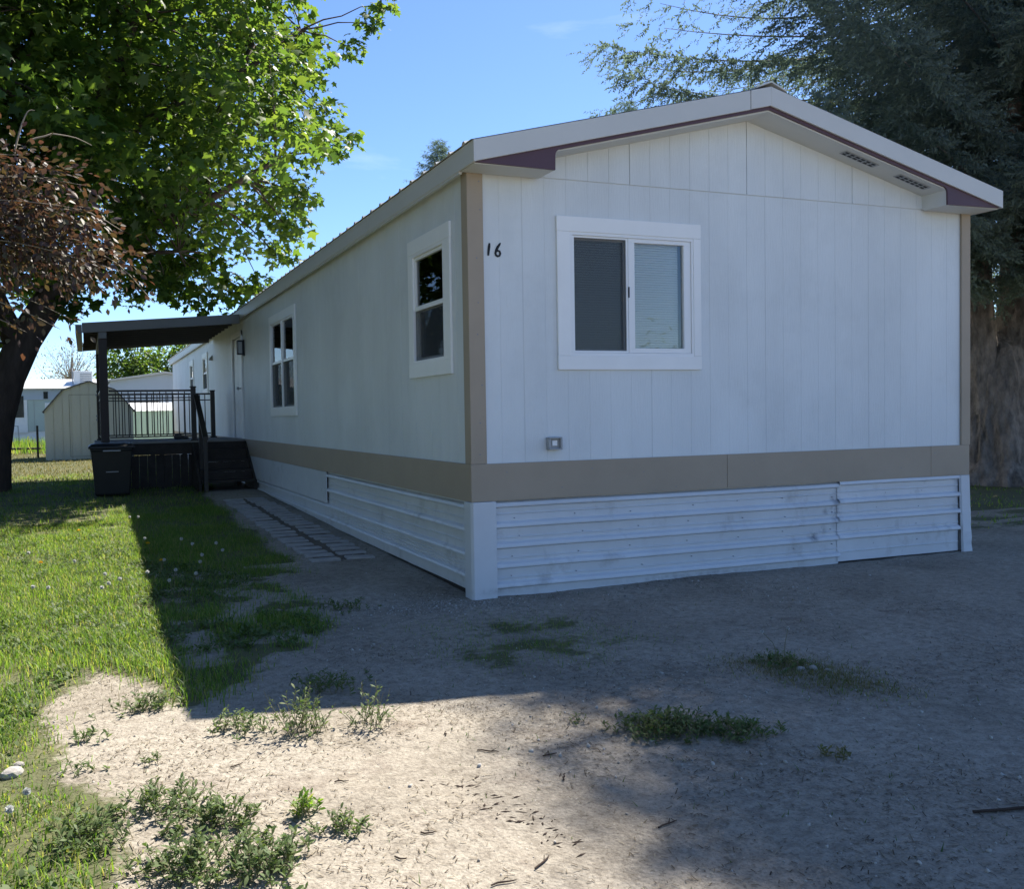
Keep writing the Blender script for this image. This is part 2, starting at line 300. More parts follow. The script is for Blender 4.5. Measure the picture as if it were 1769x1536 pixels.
def ground_mat():
    Mt = D.materials.new('packed_dirt_ground'); Mt.use_nodes = True; t = Mt.node_tree; L = t.links.new; b = t.nodes['Principled BSDF']
    b.inputs['Roughness'].default_value = 0.95; b.inputs['Specular IOR Level'].default_value = 0.15
    g = N(t, 'ShaderNodeNewGeometry')
    def noise(s, det=6.0, r=0.65, st=None):
        n = N(t, 'ShaderNodeTexNoise', Scale=s, Detail=det, Roughness=r); L(g.outputs['Position'], n.inputs['Vector']); return n
    def ramp(src, *st):
        r = N(t, 'ShaderNodeValToRGB'); cr = r.color_ramp
        cr.elements[0].position = st[0][0]; cr.elements[0].color = st[0][1] + (1,); cr.elements[1].position = st[-1][0]; cr.elements[1].color = st[-1][1] + (1,)
        for p, c in st[1:-1]: e = cr.elements.new(p); e.color = c + (1,)
        L(src, r.inputs['Fac']); return r.outputs['Color']
    def mix(a, bb, fac, mode='MIX'):
        x = N(t, 'ShaderNodeMix', data_type='RGBA', blend_type=mode)
        for k, s in (('A', a), ('B', bb), ('Factor', fac)):
            if isinstance(s, (tuple, float)): x.inputs[k].default_value = s if isinstance(s, float) else s + (1,)
            else: L(s, x.inputs[k])
        return x.outputs['Result']
    c1 = ramp(noise(1.1).outputs['Fac'], (0.30, (0.25, 0.22, 0.178)), (0.5, (0.36, 0.32, 0.262)), (0.70, (0.43, 0.388, 0.322)))
    c2 = ramp(noise(70, 4.0, .8).outputs['Fac'], (0.33, (0.42, 0.40, 0.38)), (0.47, (0.95, 0.95, 0.95)), (0.62, (1.0, 1.0, 1.0)), (0.74, (1.45, 1.45, 1.45)))
    c = mix(c1, c2, 0.85, 'MULTIPLY')
    vo = N(t, 'ShaderNodeTexVoronoi', Scale=55.0); L(g.outputs['Position'], vo.inputs['Vector'])
    sp = ramp(vo.outputs['Distance'], (0.10, (1, 1, 1)), (0.26, (0, 0, 0)))
    rnd = ramp(noise(9, 2.0).outputs['Fac'], (0.55, (0, 0, 0)), (0.68, (.8, .8, .8)))
    c = mix(c, (0.53, 0.50, 0.45), mix((0., 0., 0.), sp, rnd))
    c = mix(c, ramp(noise(17, 6.0, .75).outputs['Fac'], (0.36, (0.62, 0.60, 0.58)), (0.55, (1.0, 1.0, 1.0)), (0.72, (1.18, 1.18, 1.16))), 0.8, 'MULTIPLY')
    dk = ramp(noise(2.2, 8.0, .75).outputs['Fac'], (0.54, (0, 0, 0)), (0.72, (.8, .8, .8)))
    c = mix(c, (0.155, 0.12, 0.095), dk)
    a = N(t, 'ShaderNodeAttribute', attribute_name='turf')
    gcol = ramp(noise(2.2, 7.0).outputs['Fac'], (0.3, (0.060, 0.072, 0.026)), (0.55, (0.085, 0.095, 0.032)), (0.72, (0.17, 0.15, 0.075)))
    gn = noise(16, 5.0).outputs['Fac']; mth = N(t, 'ShaderNodeMath', operation='MULTIPLY_ADD'); L(a.outputs['Fac'], mth.inputs[0]); mth.inputs[1].default_value = 1.3; L(gn, mth.inputs[2])
    gm = ramp(mth.outputs[0], (0.70, (0, 0, 0)), (1.75, (.85, .85, .85)))
    c = mix(c, gcol, gm); L(c, b.inputs['Base Color'])
    ad = N(t, 'ShaderNodeMath', operation='ADD'); L(noise(110, 6.0, .75).outputs['Fac'], ad.inputs[0])
    m2 = N(t, 'ShaderNodeMath', operation='MULTIPLY'); L(vo.outputs['Distance'], m2.inputs[0]); m2.inputs[1].default_value = -0.8; L(m2.outputs[0], ad.inputs[1])
    bm = N(t, 'ShaderNodeBump', Strength=0.9, Distance=0.006); L(ad.outputs[0], bm.inputs['Height']); L(bm.outputs['Normal'], b.inputs['Normal'])
    return Mt
gme.materials.append(ground_mat())
mesh_obj('ground', gme, None, kind='structure')

# ------------------------------------------------------------------ mobile home
WID, LEN = 5.396, 25.9
ZB, ZT, ZW = 0.774, 1.073, 3.374
EX, EY, E0, E1, ZR = 0.085, 0.317, 3.367, 3.529, 4.222
SL = (ZR - E1) / (WID / 2 + EX)
home = thing('mobile_home', (WID / 2, LEN / 2, 0), 'long pale grey mobile home numbered 16 with tan trim and ribbed white skirting', 'mobile home')
def cells(u0, u1, v0, v1, holes):
    out = [(u0, u1, v0, v1)]
    for a, b, c, d in holes:
        nxt = []
        for (p, q, r, s) in out:
            if b <= p or a >= q or d <= r or c >= s: nxt.append((p, q, r, s)); continue
            if p < a: nxt.append((p, a, r, s))
            if b < q: nxt.append((b, q, r, s))
            x0, x1 = max(p, a), min(q, b)
            if r < c: nxt.append((x0, x1, r, c))
            if d < s: nxt.append((x0, x1, d, s))
        out = nxt
    return [c for c in out if c[1] - c[0] > 1e-4 and c[3] - c[2] > 1e-4]
FH = [(0.885, 2.108, 1.935, 2.957)]                                   # front window opening
SH = [(0.50, 1.30, 1.93, 2.94), (6.40, 8.16, 1.60, 3.00), (11.12, 12.22, 1.075, 3.06), (16.4, 17.25, 2.2, 3.03), (19.5, 20.3, 2.2, 3.03)]
b = MB()
for c in cells(0, WID, 0.9, ZW, FH): b.fbox('front', c[0], c[1], -0.06, -0.003, c[2], c[3])
b.prism([(0.0, ZW), (WID, ZW), (WID, E1 - .14), (WID / 2, ZR - .16), (0.0, E1 - .14)], 'y', 0.003, 0.06)
b.build('wall_sheathing', 'backing', home)
b = MB()
for c in cells(0.06, LEN, 0.9, ZW + .05, SH): b.fbox('side', c[0], c[1], -0.06, -0.003, c[2], c[3])
b.build('wall_sheathing', 'backing', home)
# planks between the grooves, front
ed = [0.105] + [0.262 + 0.2025 * i for i in range(26)]; ed = [e for e in ed if e < WID - 0.11] + [WID - 0.10]
def zr(x): return ZW - .004 + 0.02 + (E1 - .14 - ZW + SL * (x if x < WID / 2 else WID - x))
LJ, GJ = {1, 7, 13, 19}, {6, 12, 18}          # sheet joints, wider than the grooves
for i in range(len(ed) - 1):
    gap = lambda k, J: .0042 if (k - 1) in J else .0012
    for c in cells(ed[i] + gap(i, LJ), ed[i + 1] - gap(i + 1, LJ), ZT - .02, ZW - .004, FH):
        MB().fbox('front', c[0], c[1], -0.003, -.0012 + random.uniform(-.0004, .0004), c[2], c[3]).build('siding_plank', 'siding', home)
    g0, g1 = ed[i] + gap(i, GJ), ed[i + 1] - gap(i + 1, GJ); b = MB()
    pl = [(g0, ZW + .004), (g1, ZW + .004), (g1, zr(g1))] + ([(WID / 2, zr(WID / 2))] if g0 < WID / 2 < g1 else []) + [(g0, zr(g0))]
    b.prism(pl, 'y', 0.003, -0.0065); b.build('gable_plank', 'siding', home)
y = 0.09; ys = []
while y < 12.4: ys.append(y); y += 0.2
for i in range(len(ys) - 1):
    for c in cells(ys[i] + .0022, ys[i + 1] - .0022, ZT - .02, ZW + .02, SH):
        MB().fbox('side', c[0], c[1], -0.003, random.uniform(-.001, .001), c[2], c[3]).build('siding_plank', 'siding', home)
b = MB(); y = ys[-1]
while y < LEN - .05:
    for c in cells(y + .0022, min(y + .1978, LEN), ZT - .02, ZW + .02, SH): b.fbox('side', c[0], c[1], -0.003, 0, c[2], c[3])
    y += .2
b.build('far_siding', 'siding', home, kind='stuff')
MB().box(WID - .06, WID, 0.06, LEN - .06, .9, ZW + .05).build('rear_side_wall', 'siding', home)
b = MB(); b.box(0.06, WID - .06, LEN - .06, LEN, .9, ZW); b.prism([(0.0, ZW), (WID, ZW), (WID, E1 - .14), (WID / 2, ZR - .16), (0.0, E1 - .14)], 'y', LEN - .05, LEN - .002); b.build('end_wall', 'siding', home)
MB().box(.06, WID - .06, .06, LEN - .06, .95, 1.05).build('room_floor', 'interior', home)
MB().box(.06, WID - .06, .06, LEN - .06, 3.2, 3.25).build('room_ceiling', 'interior', home)
b = MB(); b.box(.06, WID - .06, 3.3, 3.36, 1.05, 3.2); b.box(.06, WID - .06, 10, 10.06, 1.05, 3.2); b.box(.06, WID - .06, 15, 15.06, 1.05, 3.2); b.build('room_partition', 'interior', home)
# tan corner boards and belly band
MB().box(-0.022, .115, -.022, -.001, ZT + .001, ZW - .002).build('corner_board', 'tan', home, bevel=.003)
MB().box(-0.022, -.001, -.001, .10, ZT + .001, ZW + .02).build('corner_board', 'tan', home, bevel=.003)
MB().box(WID - .095, WID + .022, -.022, -.001, ZT + .001, ZW - .002).build('corner_board', 'tan', home, bevel=.003)
MB().box(WID + .001, WID + .022, -.001, .10, ZT + .001, ZW + .02).build('corner_board', 'tan', home, bevel=.003)
for (xa, xb) in ((-.026, 2.44), (2.443, 4.88), (4.883, WID + .004)): MB().box(xa, xb, -.026 + random.uniform(-.001, .001), -.001, ZB, ZT).build('belly_band', 'tan', home, bevel=.003)
for k in range(6): MB().box(-.026 + random.uniform(-.001, .001), -.001, -.0005 + k * 4.32 + .003 * (k > 0), min(LEN, k * 4.32 + 4.32), ZB, ZT).build('belly_band', 'tan', home, bevel=.003)
# ribbed skirting
def ribs(zs, top, bot, proud=.036, base=-.018):
    pts = [(base, top)]
    for z, kind in sorted(zs, reverse=True):
        if kind == 'R': pts += [(base, z + .052), (base + proud * .8, z + .036), (base + proud, z + .018), (base + proud, z + .008), (base, z - .006)]
        else: pts += [(base, z + .009), (base + .008, z + .004), (base + .008, z - .003), (base, z - .008)]
    return pts + [(base, bot)]
def skirt(face, u0, u1, prof, name, dents=0.003, n=None, zoff=None, off=0.0, parent=home):
    n = n or max(4, int((u1 - u0) / .05)); V = []; F = []; us = np.linspace(u0, u1, n + 1); k = len(prof)
    for u in us:
        for (o, z) in prof:
            o2 = off + o + dents * 2.2 * (float(fbm(u, z, 2.3, 4 if face == 'front' else 9)) - .5) + dents * (float(fbm(u, z, 7, 14)) - .5)
            zz = z + 0.004 * (float(vn(u, 0, 1.7, 2)) - .5)
            if zoff: zz += zoff(u, z)
            V.append((u, -o2, zz) if face == 'front' else (-o2, u, zz))
    F = [(i * k + j, (i + 1) * k + j, (i + 1) * k + j + 1, i * k + j + 1) for i in range(n) for j in range(k - 1)]
    bb = MB(); bb.add(V, F); o = bb.build(name, 'skirt', parent, smooth=False)
    md = o.modifiers.new('solid', 'SOLIDIFY'); md.thickness = .0025; md.offset = -1
    return o
fz = [(.715, 'R'), (.66, 't'), (.548, 'R'), (.468, 't'), (.383, 'R'), (.303, 't'), (.220, 'R'), (.140, 't'), (.060, 'R')]
skirt('front', .17, 3.745, ribs(fz, ZB + .004, -.06), 'skirting_panel', .004)
fz2 = [(.735, 'R'), (.672, 't'), (.560, 'R'), (.478, 't'), (.392, 'R'), (.30, 't'), (.225, 'R'), (.105, 't')]
skirt('front', 3.728, WID - .11, ribs(fz2, ZB + .004, .015), 'skirting_panel', .006, off=.009)
sz = [(.70, 'R'), (.62, 't'), (.515, 'R'), (.43, 't'), (.315, 'R'), (.265, 't'), (.235, 't'), (.205, 't'), (.14, 'R')]
up = lambda u, z: 0.0 if z > .3 else .010 * min(u, 12) * (.3 - z) / .3
skirt('side', .12, 4.70, ribs(sz, ZB + .004, .04), 'skirting_panel', .004, zoff=up)
skirt('side', 4.69, 10.6, ribs([(.315, 'R'), (.265, 't'), (.235, 't'), (.205, 't'), (.14, 'R')], .40, .04), 'skirting_panel', .004, zoff=up)
skirt('side', 10.59, LEN, ribs(sz, ZB + .004, .1), 'skirting_panel', .003, n=60, zoff=up)
MB().box(-.020, -.006, 4.66, 10.6, .372, ZB - .004).build('access_panel', 'skirt', home, bevel=.003, label='flat smooth access panel in the side skirting')
MB().box(.03, .08, .15, LEN, -.05, .35).build('foundation_backer', 'darkwood', home)
MB().box(WID - .03, WID, .02, LEN, -.05, ZB).build('rear_skirting', 'skirt', home)
# skirting corner posts
b = MB(); b.prism([(-.030, .125), (-.030, -.004), (-.014, -.030), (.183, -.036), (.190, -.008), (-.006, -.006), (-.006, .125)], 'z', -.05, ZB - .003); b.build('skirting_corner', 'skirt', home, bevel=.004)
bb = MB(); pr = [(WID - .125, -.012), (WID - .118, -.034), (WID - .010, -.038), (WID + .012, -.02), (WID + .012, .12), (WID - .004, .12), (WID - .006, -.004)]
V = []; F = []; k = len(pr)
for i, z in enumerate(np.linspace(-.05, ZB - .003, 14)):
    for j, (x, yv) in enumerate(pr): V.append((x + (.035 * (1 - z / ZB)) + random.uniform(-.004, .004) * (z < .5), yv + random.uniform(-.007, .004) * (z < .35), z))
F = [(i * k + j, i * k + (j + 1) % k, (i + 1) * k + (j + 1) % k, (i + 1) * k + j) for i in range(13) for j in range(k)] + [tuple(range(13 * k, 14 * k))]
bb.add(V, F).build('skirting_corner', 'skirt', home, label='dented bent corner flashing of the skirting')
# roof: ribbed metal panels, fascias, purple frieze, soffits
ROH = .02
def roof_panel_mesh(sgn):
    bb = MB(); pw = 0.9; n = 3
    prof = []
    for i in range(n):
        u = i * .3; prof += [(u, 0), (u + .115, 0), (u + .135, .022), (u + .165, .022), (u + .185, 0)]
    prof.append((pw, 0)); k = len(prof); V = []
    for xx in (-EX - ROH, WID / 2):
        z = E1 + .006 + SL * (xx + EX)
        for (u, dz) in prof: V.append((xx if sgn < 0 else WID - xx, u, z + dz))
    F = [(j, j + 1, k + j + 1, k + j) for j in range(k - 1)]
    bb.add(V, F); return bb.mesh('roof_panel')
for sgn in (-1, 1):
    me = roof_panel_mesh(sgn); yy = -EY + .005
    while yy < LEN + .2:
        mesh_obj('roof_panel', me, 'roof', home, loc=(0, yy, 0)); yy += .9
b = MB(); b.prism([(WID / 2 - .16, ZR - .028), (WID / 2, ZR + .034), (WID / 2 + .16, ZR - .028), (WID / 2 + .16, ZR - .012), (WID / 2, ZR + .045), (WID / 2 - .16, ZR - .012)], 'y', -EY - .004, LEN + .3); b.build('ridge_cap', 'roof', home)
def rake(u0, u1, top, bot):  # parallelogram band under the roof slope, on the left half
    f = lambda x: E1 + SL * (x + EX)
    return [(u0, f(u0) - bot), (u1, f(u1) - bot), (u1, f(u1) - top), (u0, f(u0) - top)]
mir = lambda pl: [(WID - x, z) for x, z in pl][::-1]
pl = rake(-EX, WID / 2 - .22, 0, .162); MB().prism(pl, 'y', -EY, -EY + .02).build('rake_fascia', 'fascia', home, bevel=.003)
pl = rake(WID / 2 - .215, WID / 2 - .001, 0, .160); MB().prism(pl, 'y', -EY - .003, -EY + .02).build('rake_fascia', 'fascia', home, bevel=.002)
pl = mir(rake(-EX, WID / 2 - .001, 0, .162)); MB().prism(pl, 'y', -EY - .001, -EY + .02).build('rake_fascia', 'fascia', home, bevel=.003)
f0 = lambda x: E1 + SL * (x + EX)
RX = .612
arc = [(RX + .005 + .055 * (1 - math.cos(t)), f0(RX + .06) - .190 - .055 * (1 - math.sin(t))) for t in np.linspace(0, math.pi / 2, 6)]
pl = [(-EX + .03, E0 + .002), (RX + .003, E0 - .006)] + arc + [(WID / 2, f0(WID / 2) - .187), (WID / 2, f0(WID / 2) - .12), (-EX + .03, f0(-EX + .03) - .12)]
MB().prism(pl, 'y', -EY + .022, -EY + .040).build('purple_frieze', 'purple', home, label='purple frieze board under the roof edge')
MB().prism(mir(pl), 'y', -EY + .022, -EY + .040).build('purple_frieze', 'purple', home, label='purple frieze board under the roof edge')
pl = [(RX - .01, f0(RX - .01) - .200), (WID / 2, f0(WID / 2) - .200), (WID / 2, f0(WID / 2) - .185), (RX - .01, f0(RX - .01) - .185)]
MB().prism(pl, 'y', -EY + .042, 0.02).build('gable_soffit', 'soffit', home)
MB().prism(mir(pl), 'y', -EY + .042, 0.02).build('gable_soffit', 'soffit', home)
for s in (0, 1):
    X = (lambda a, c: (a, c)) if s == 0 else (lambda a, c: (WID - c, WID - a))
    b = MB(); x0, x1 = X(-EX + .02, RX); b.box(x0, x1, -EY + .042, -.024, E0 - .006, E0 + .008)
    x0, x1 = X(RX - .012, RX); b.box(x0, x1, -EY + .042, .004, E0 + .008, f0(RX) - .19); b.build('eave_return', 'soffit', home)
# soffit vents on the right slope
for (xa, xb) in ((3.63, 4.02), (4.28, 4.66)):
    zc = lambda x: f0(WID - x) - .203
    v = MB(); v.add([(xa, -.215, zc(xa)), (xb, -.215, zc(xb)), (xb, -.130, zc(xb)), (xa, -.130, zc(xa)), (xa, -.215, zc(xa) - .004), (xb, -.215, zc(xb) - .004), (xb, -.130, zc(xb) - .004), (xa, -.130, zc(xa) - .004)], [(0, 1, 2, 3), (4, 7, 6, 5), (0, 4, 5, 1), (1, 5, 6, 2), (2, 6, 7, 3), (3, 7, 4, 0)])
    vo_ = v.build('soffit_vent', 'metal', home)
    for i in range(6):
        a = xa + .012 + i * (xb - xa - .02) / 6; c = a + (xb - xa) / 6 - .022
        for (ya, yb) in ((-.205, -.178), (-.168, -.141)):
            q = MB(); q.add([(a, ya, zc(a) - .0055), (c, ya, zc(c) - .0055), (c, yb, zc(c) - .0055), (a, yb, zc(a) - .0055)], [(0, 1, 2, 3)]); q.build('vent_slot', 'black', vo_)
# side eave
SIDEY = 0; segs = [(-EY - .002, 2.43), (2.434, 6.1), (6.104, 10.2), (10.204, 15.0), (15.004, 20.0), (20.004, LEN + .3)]
for i, (a, c) in enumerate(segs):
    MB().box(-EX - .001 - .0015 * (i % 2), -EX + .02, a, c, E0, E1).build('eave_fascia', 'fascia', home, bevel=.003)
MB().box(-EX + .02, .01, -.02, LEN + .2, E0 + .012, E0 + .022).build('eave_soffit', 'soffit', home)
MB().box(-EX + .005, -EX + .03, -.01, LEN + .2, E0 - .02, E0).build('drip_lip', 'fascia', home)
MB().box(WID + EX - .02, WID + EX, -EY, LEN + .3, E0, E1).build('eave_fascia', 'fascia', home)
MB().box(WID - .01, WID + EX - .02, -.02, LEN + .2, E0 + .012, E0 + .022).build('eave_soffit', 'soffit', home)

# windows -----------------------------------------------------------------
def ring(bm_, face, u0, u1, v0, v1, w, o0, o1):
    wl, wr, wb, wt = w
    bm_.fbox(face, u0, u1, o0, o1, v1 - wt, v1); bm_.fbox(face, u0, u1, o0, o1, v0, v0 + wb)
    bm_.fbox(face, u0, u0 + wl, o0, o1, v0 + wb, v1 - wt); bm_.fbox(face, u1 - wr, u1, o0, o1, v0 + wb, v1 - wt)
def casing(win, face, u0, u1, v0, v1, op, head, sill, t=.022):
    a, c, d, e = op
    MB().fbox(face, u0, u1, .001, t, e, v1).build('casing_board', 'white', win, bevel=.0025)
    MB().fbox(face, u0, u1, .001, t + .001, v0, d).build('casing_board', 'white', win, bevel=.0025)
    MB().fbox(face, u0 + .002, a, .001, t - .001, d + .001, e - .001).build('casing_board', 'white', win, bevel=.0025)
    MB().fbox(face, c, u1 - .002, .001, t - .001, d + .001, e - .001).build('casing_board', 'white', win, bevel=.0025)
# front slider
b = MB(); ring(b, 'front', .887, 2.106, 1.937, 2.955, (.030, .020, .026, .026), -.055, .016); win = b.build('sliding_window', 'vinyl', home, bevel=.002)
casing(win, 'front', .770, 2.184, 1.822, 3.078, (.887, 2.106, 1.937, 2.955), .12, .115)
b = MB(); ring(b, 'front', 1.455, 2.084, 1.965, 2.928, (.062, .070, .040, .034), -.030, .006); b.build('sash', 'vinyl', win, bevel=.002)
b = MB(); ring(b, 'front', .919, 1.452, 1.965, 2.928, (.018, .018, .016, .016), -.012, .004); b.build('screen_frame', 'vinyl', win, bevel=.001)
b = MB(); ring(b, 'front', .919, 1.46, 1.965, 2.928, (.03, .03, .03, .03), -.052, -.032); b.build('sash', 'vinyl', win)
MB().fbox('front', .93, 1.445, -.0045, -.004, 1.975, 2.92).build('insect_screen', 'screen', win)
MB().fbox('front', .94, 1.44, -.044, -.040, 1.98, 2.91).build('pane', 'glass', win)
MB().fbox('front', 1.51, 2.02, -.018, -.014, 2.0, 2.90).build('pane', 'glass', win)
MB().fbox('front', 1.4535, 1.4590, .004, .016, 2.43, 2.52).build('latch', 'black', win)
b = MB()
for i in range(47):
    z = 1.975 + i * .0208
    b.add([(.91, .066, z), (2.005, .066, z), (2.005, .076, z + .0195), (.91, .076, z + .0195), (.91, .068, z - .0006), (2.005, .068, z - .0006), (2.005, .078, z + .0189), (.91, .078, z + .0189)], [(0, 1, 2, 3), (7, 6, 5, 4), (0, 4, 5, 1), (2, 6, 7, 3)])
b.box(.91, 2.005, .062, .09, 2.94, 2.97); b.build('blind', 'blind', win, kind='stuff')
# single-hung window on the long side, near the corner
def hung(u0, u1, v0, v1, op, mid, split=False, depth=.03, hv=True):
    a, c, d, e = op
    bb = MB(); ring(bb, 'side', a, c, d, e, (.03, .03, .03, .03), -.055, .020); w = bb.build('window', 'vinyl', home, bevel=.002)
    casing(w, 'side', u0, u1, v0, v1, op, 0, 0)
    us = [(a + .03, c - .03)] if not split else [(a + .03, (a + c) / 2 - .03), ((a + c) / 2 + .03, c - .03)]
    if split: MB().fbox('side', (a + c) / 2 - .028, (a + c) / 2 + .028, -.05, .018, d + .03, e - .03).build('mullion', 'vinyl', w)
    for (p, q) in us:
        bb = MB(); ring(bb, 'side', p, q, mid, e - .031, (.030, .030, .04, .03), -.030, .004); bb.build('sash', 'vinyl', w, bevel=.002)
        bb = MB(); ring(bb, 'side', p, q, d + .031, mid + .02, (.028, .028, .028, .03), -.052, -.032); bb.build('sash', 'vinyl', w)
        MB().fbox('side', p + .02, q - .02, -.018, -.014, mid + .02, e - .05).build('pane', 'glass', w)
        MB().fbox('side', p + .02, q - .02, -.044, -.040, d + .05, mid).build('pane', 'glass', w)
        MB().fbox('side', p, q, -.0045, -.004, d + .03, mid - .002).build('insect_screen', 'screen', w)
    return w
hung(.365, 1.40, 1.812, 3.068, (.50, 1.30, 1.935, 2.938), 2.42)
hung(6.29, 8.24, 1.493, 3.10, (6.40, 8.16, 1.605, 3.0), 2.32, split=True)
hung(16.3, 17.35, 2.1, 3.12, (16.4, 17.25, 2.2, 3.03), 2.6); hung(19.4, 20.4, 2.1, 3.12, (19.5, 20.3, 2.2, 3.03), 2.6)
# door
b = MB(); b.fbox('side', 11.14, 12.20, -.05, -.012, 1.08, 3.05)
dr = b.build('door', 'white', home, bevel=.002)
for (a, c) in ((11.24, 11.62), (11.72, 12.1)):
    for (d, e) in ((1.2, 1.85), (1.95, 2.9)): MB().fbox('side', a, c, -.012, -.006, d, e).build('door_panel', 'white', dr, bevel=.003)
b = MB(); b.fbox('side', 11.02, 11.13, .001, .030, 1.076, 3.16); b.fbox('side', 12.21, 12.30, .001, .030, 1.076, 3.16); b.fbox('side', 11.02, 12.30, .001, .031, 3.061, 3.165); b.build('door_casing', 'white', dr, bevel=.002)
b = MB(); b.tube([(.01, 11.22, 2.05), (-.07, 11.22, 2.05)], [.012, .012], 8); b.tube([(-.06, 11.22, 2.05), (-.10, 11.22, 2.05)], [.03, .026], 10); b.build('door_knob', 'metal', dr, smooth=True)
# wall lamp beside the door
b = MB(); b.box(-.03, -.001, 10.78, 10.92, 2.66, 2.96); lamp = b.build('wall_lamp', 'black', home, bevel=.004)
b = MB(); b.box(-.13, -.031, 10.785, 10.915, 2.92, 2.95); b.box(-.13, -.031, 10.785, 10.915, 2.68, 2.70)
for (x, yv) in ((-.13, 10.785), (-.13, 10.903), (-.043, 10.785), (-.043, 10.903)): b.box(x, x + .012, yv, yv + .012, 2.70, 2.92)
b.build('lamp_cage', 'black', lamp); MB().box(-.115, -.045, 10.80, 10.90, 2.702, 2.918).build('lamp_glass', 'metal', lamp)
b = MB(); b.prism([(-.001, 2.98), (-.08, 2.90), (-.08, 2.86), (-.001, 2.86)], 'y' if False else 'y', 15.4, 15.55); b.build('dryer_vent', 'metal', home)
# outdoor outlet box
b = MB(); ring(b, 'front', .654, .781, 1.168, 1.272, (.018, .018, .014, .014), .001, .055); ob = b.build('outlet_box', 'metal', home, bevel=.006)
MB().fbox('front', .670, .765, .002, .022, 1.18, 1.26).build('outlet_plate', 'metal', ob); MB().fbox('front', .694, .742, .0225, .034, 1.20, 1.245).build('outlet_socket', 'white', ob, bevel=.004)
# house number
def stroke(path, wd, o0=.0015, o1=.004):
    bb = MB(); n = len(path); Vv = []
    for i, p in enumerate(path):
        a = path[max(i - 1, 0)]; c = path[min(i + 1, n - 1)]; t = Vector((c[0] - a[0], c[1] - a[1])).normalized(); nn = Vector((-t.y, t.x)); w = wd[i]
        for s in (-1, 1):
            for o in (o0, o1): Vv.append((p[0] + nn.x * s * w, -o, p[1] + nn.y * s * w))
    for i in range(n - 1):
        q = i * 4; bb.f += [(q, q + 4, q + 6, q + 2), (q + 1, q + 3, q + 7, q + 5), (q, q + 1, q + 5, q + 4), (q + 2, q + 6, q + 7, q + 3)]
    bb.f += [(0, 2, 3, 1), ((n - 1) * 4, (n - 1) * 4 + 1, (n - 1) * 4 + 3, (n - 1) * 4 + 2)]; bb.v = Vv; return bb
stroke([(.176, 2.826), (.172, 2.80), (.167, 2.765), (.163, 2.727)], [.007, .011, .010, .008]).build('house_number', 'black', home, label='black painted digit 1 beside the corner')
pts = [(.272, 2.832), (.262, 2.818), (.247, 2.797), (.233, 2.772), (.226, 2.748), (.231, 2.732), (.246, 2.725), (.262, 2.731), (.268, 2.748), (.263, 2.764), (.250, 2.770), (.238, 2.762)]
stroke(pts, [.004, .009, .011, .010, .009, .009, .009, .008, .009, .008, .007, .004]).build('house_number', 'black', home, label='black painted digit 6 beside the corner')
# screw heads on trim and skirting
sb = MB(); ru = random.uniform
def dot(x, y0, y1, z, r_): sb.tube([(x, y0, z), (x, y1, z)], r_, 6)
for z in (3.30, 3.08, 2.70, 2.35, 2.1, 1.7, 1.4, 1.15): dot(.07 + ru(-.02, .02), -.0205, -.0245, z, .006)
for i in range(12): dot(.3 + i * .42 + ru(-.1, .1), -.024, -.0275, .80 + ru(0, .22), .005)
for i in range(9):
    for z in (.64, .49, .33, .17): dot(.4 + i * .55 + ru(-.08, .08), .02, .004, z + ru(-.02, .02), .004)
sb.build('screw_heads', 'stain', home, kind='stuff')

# ------------------------------------------------------------------ porch cover
pc = thing('porch_cover', (-2.53, 10.85, 0.2), 'dark flat porch roof on a brown post beside the home', 'porch roof')
PZ = lambda x: 3.44 + (x / 2.87) * .22
Y0, Y1 = 10.73, 15.3
b = MB(); b.add([(0 - .1, Y0 + .03, PZ(-.1) - .10), (-2.85, Y0 + .03, PZ(-2.85) - .10), (-2.85, Y1 - .03, PZ(-2.85) - .10), (-.1, Y1 - .03, PZ(-.1) - .10), (-.1, Y0 + .03, PZ(-.1) - .02), (-2.85, Y0 + .03, PZ(-2.85) - .02), (-2.85, Y1 - .03, PZ(-2.85) - .02), (-.1, Y1 - .03, PZ(-.1) - .02)], [(0, 1, 2, 3), (4, 7, 6, 5), (0, 4, 5, 1), (1, 5, 6, 2), (2, 6, 7, 3), (3, 7, 4, 0)]); b.build('roof_sheet', 'under', pc)
for (ya, yb) in ((Y0, Y0 + .028), (Y1 - .028, Y1)):
    MB().prism([(-.092, PZ(-.092) - .175), (-.092, PZ(-.092)), (-2.87, PZ(-2.87)), (-2.87, PZ(-2.87) - .18)], 'y', ya, yb).build('roof_fascia', 'porchroof', pc, bevel=.003)
MB().box(-2.98, -2.872, Y0 + .02, Y1, PZ(-2.87) - .19, PZ(-2.87) - .03).build('gutter', 'porchroof', pc, bevel=.006)
for i in range(9):
    yy = Y0 + .28 + i * .5; b = MB(); b.add([(-.12, yy, PZ(-.12) - .14), (-2.84, yy, PZ(-2.84) - .14), (-2.84, yy + .05, PZ(-2.84) - .14), (-.12, yy + .05, PZ(-.12) - .14), (-.12, yy, PZ(-.12) - .101), (-2.84, yy, PZ(-2.84) - .101), (-2.84, yy + .05, PZ(-2.84) - .101), (-.12, yy + .05, PZ(-.12) - .101)], [(0, 1, 2, 3), (4, 7, 6, 5), (0, 4, 5, 1), (1, 5, 6, 2), (2, 6, 7, 3), (3, 7, 4, 0)]); b.build('rafter', 'under', pc)
MB().box(-2.60, -2.46, Y0 + .03, Y1 - .03, 2.95, 3.098).build('beam', 'porchroof', pc)
for yy in (10.80, 15.0): MB().box(-2.602, -2.458, yy, yy + .145, .15, 2.949).build('post', 'post', pc, bevel=.006)

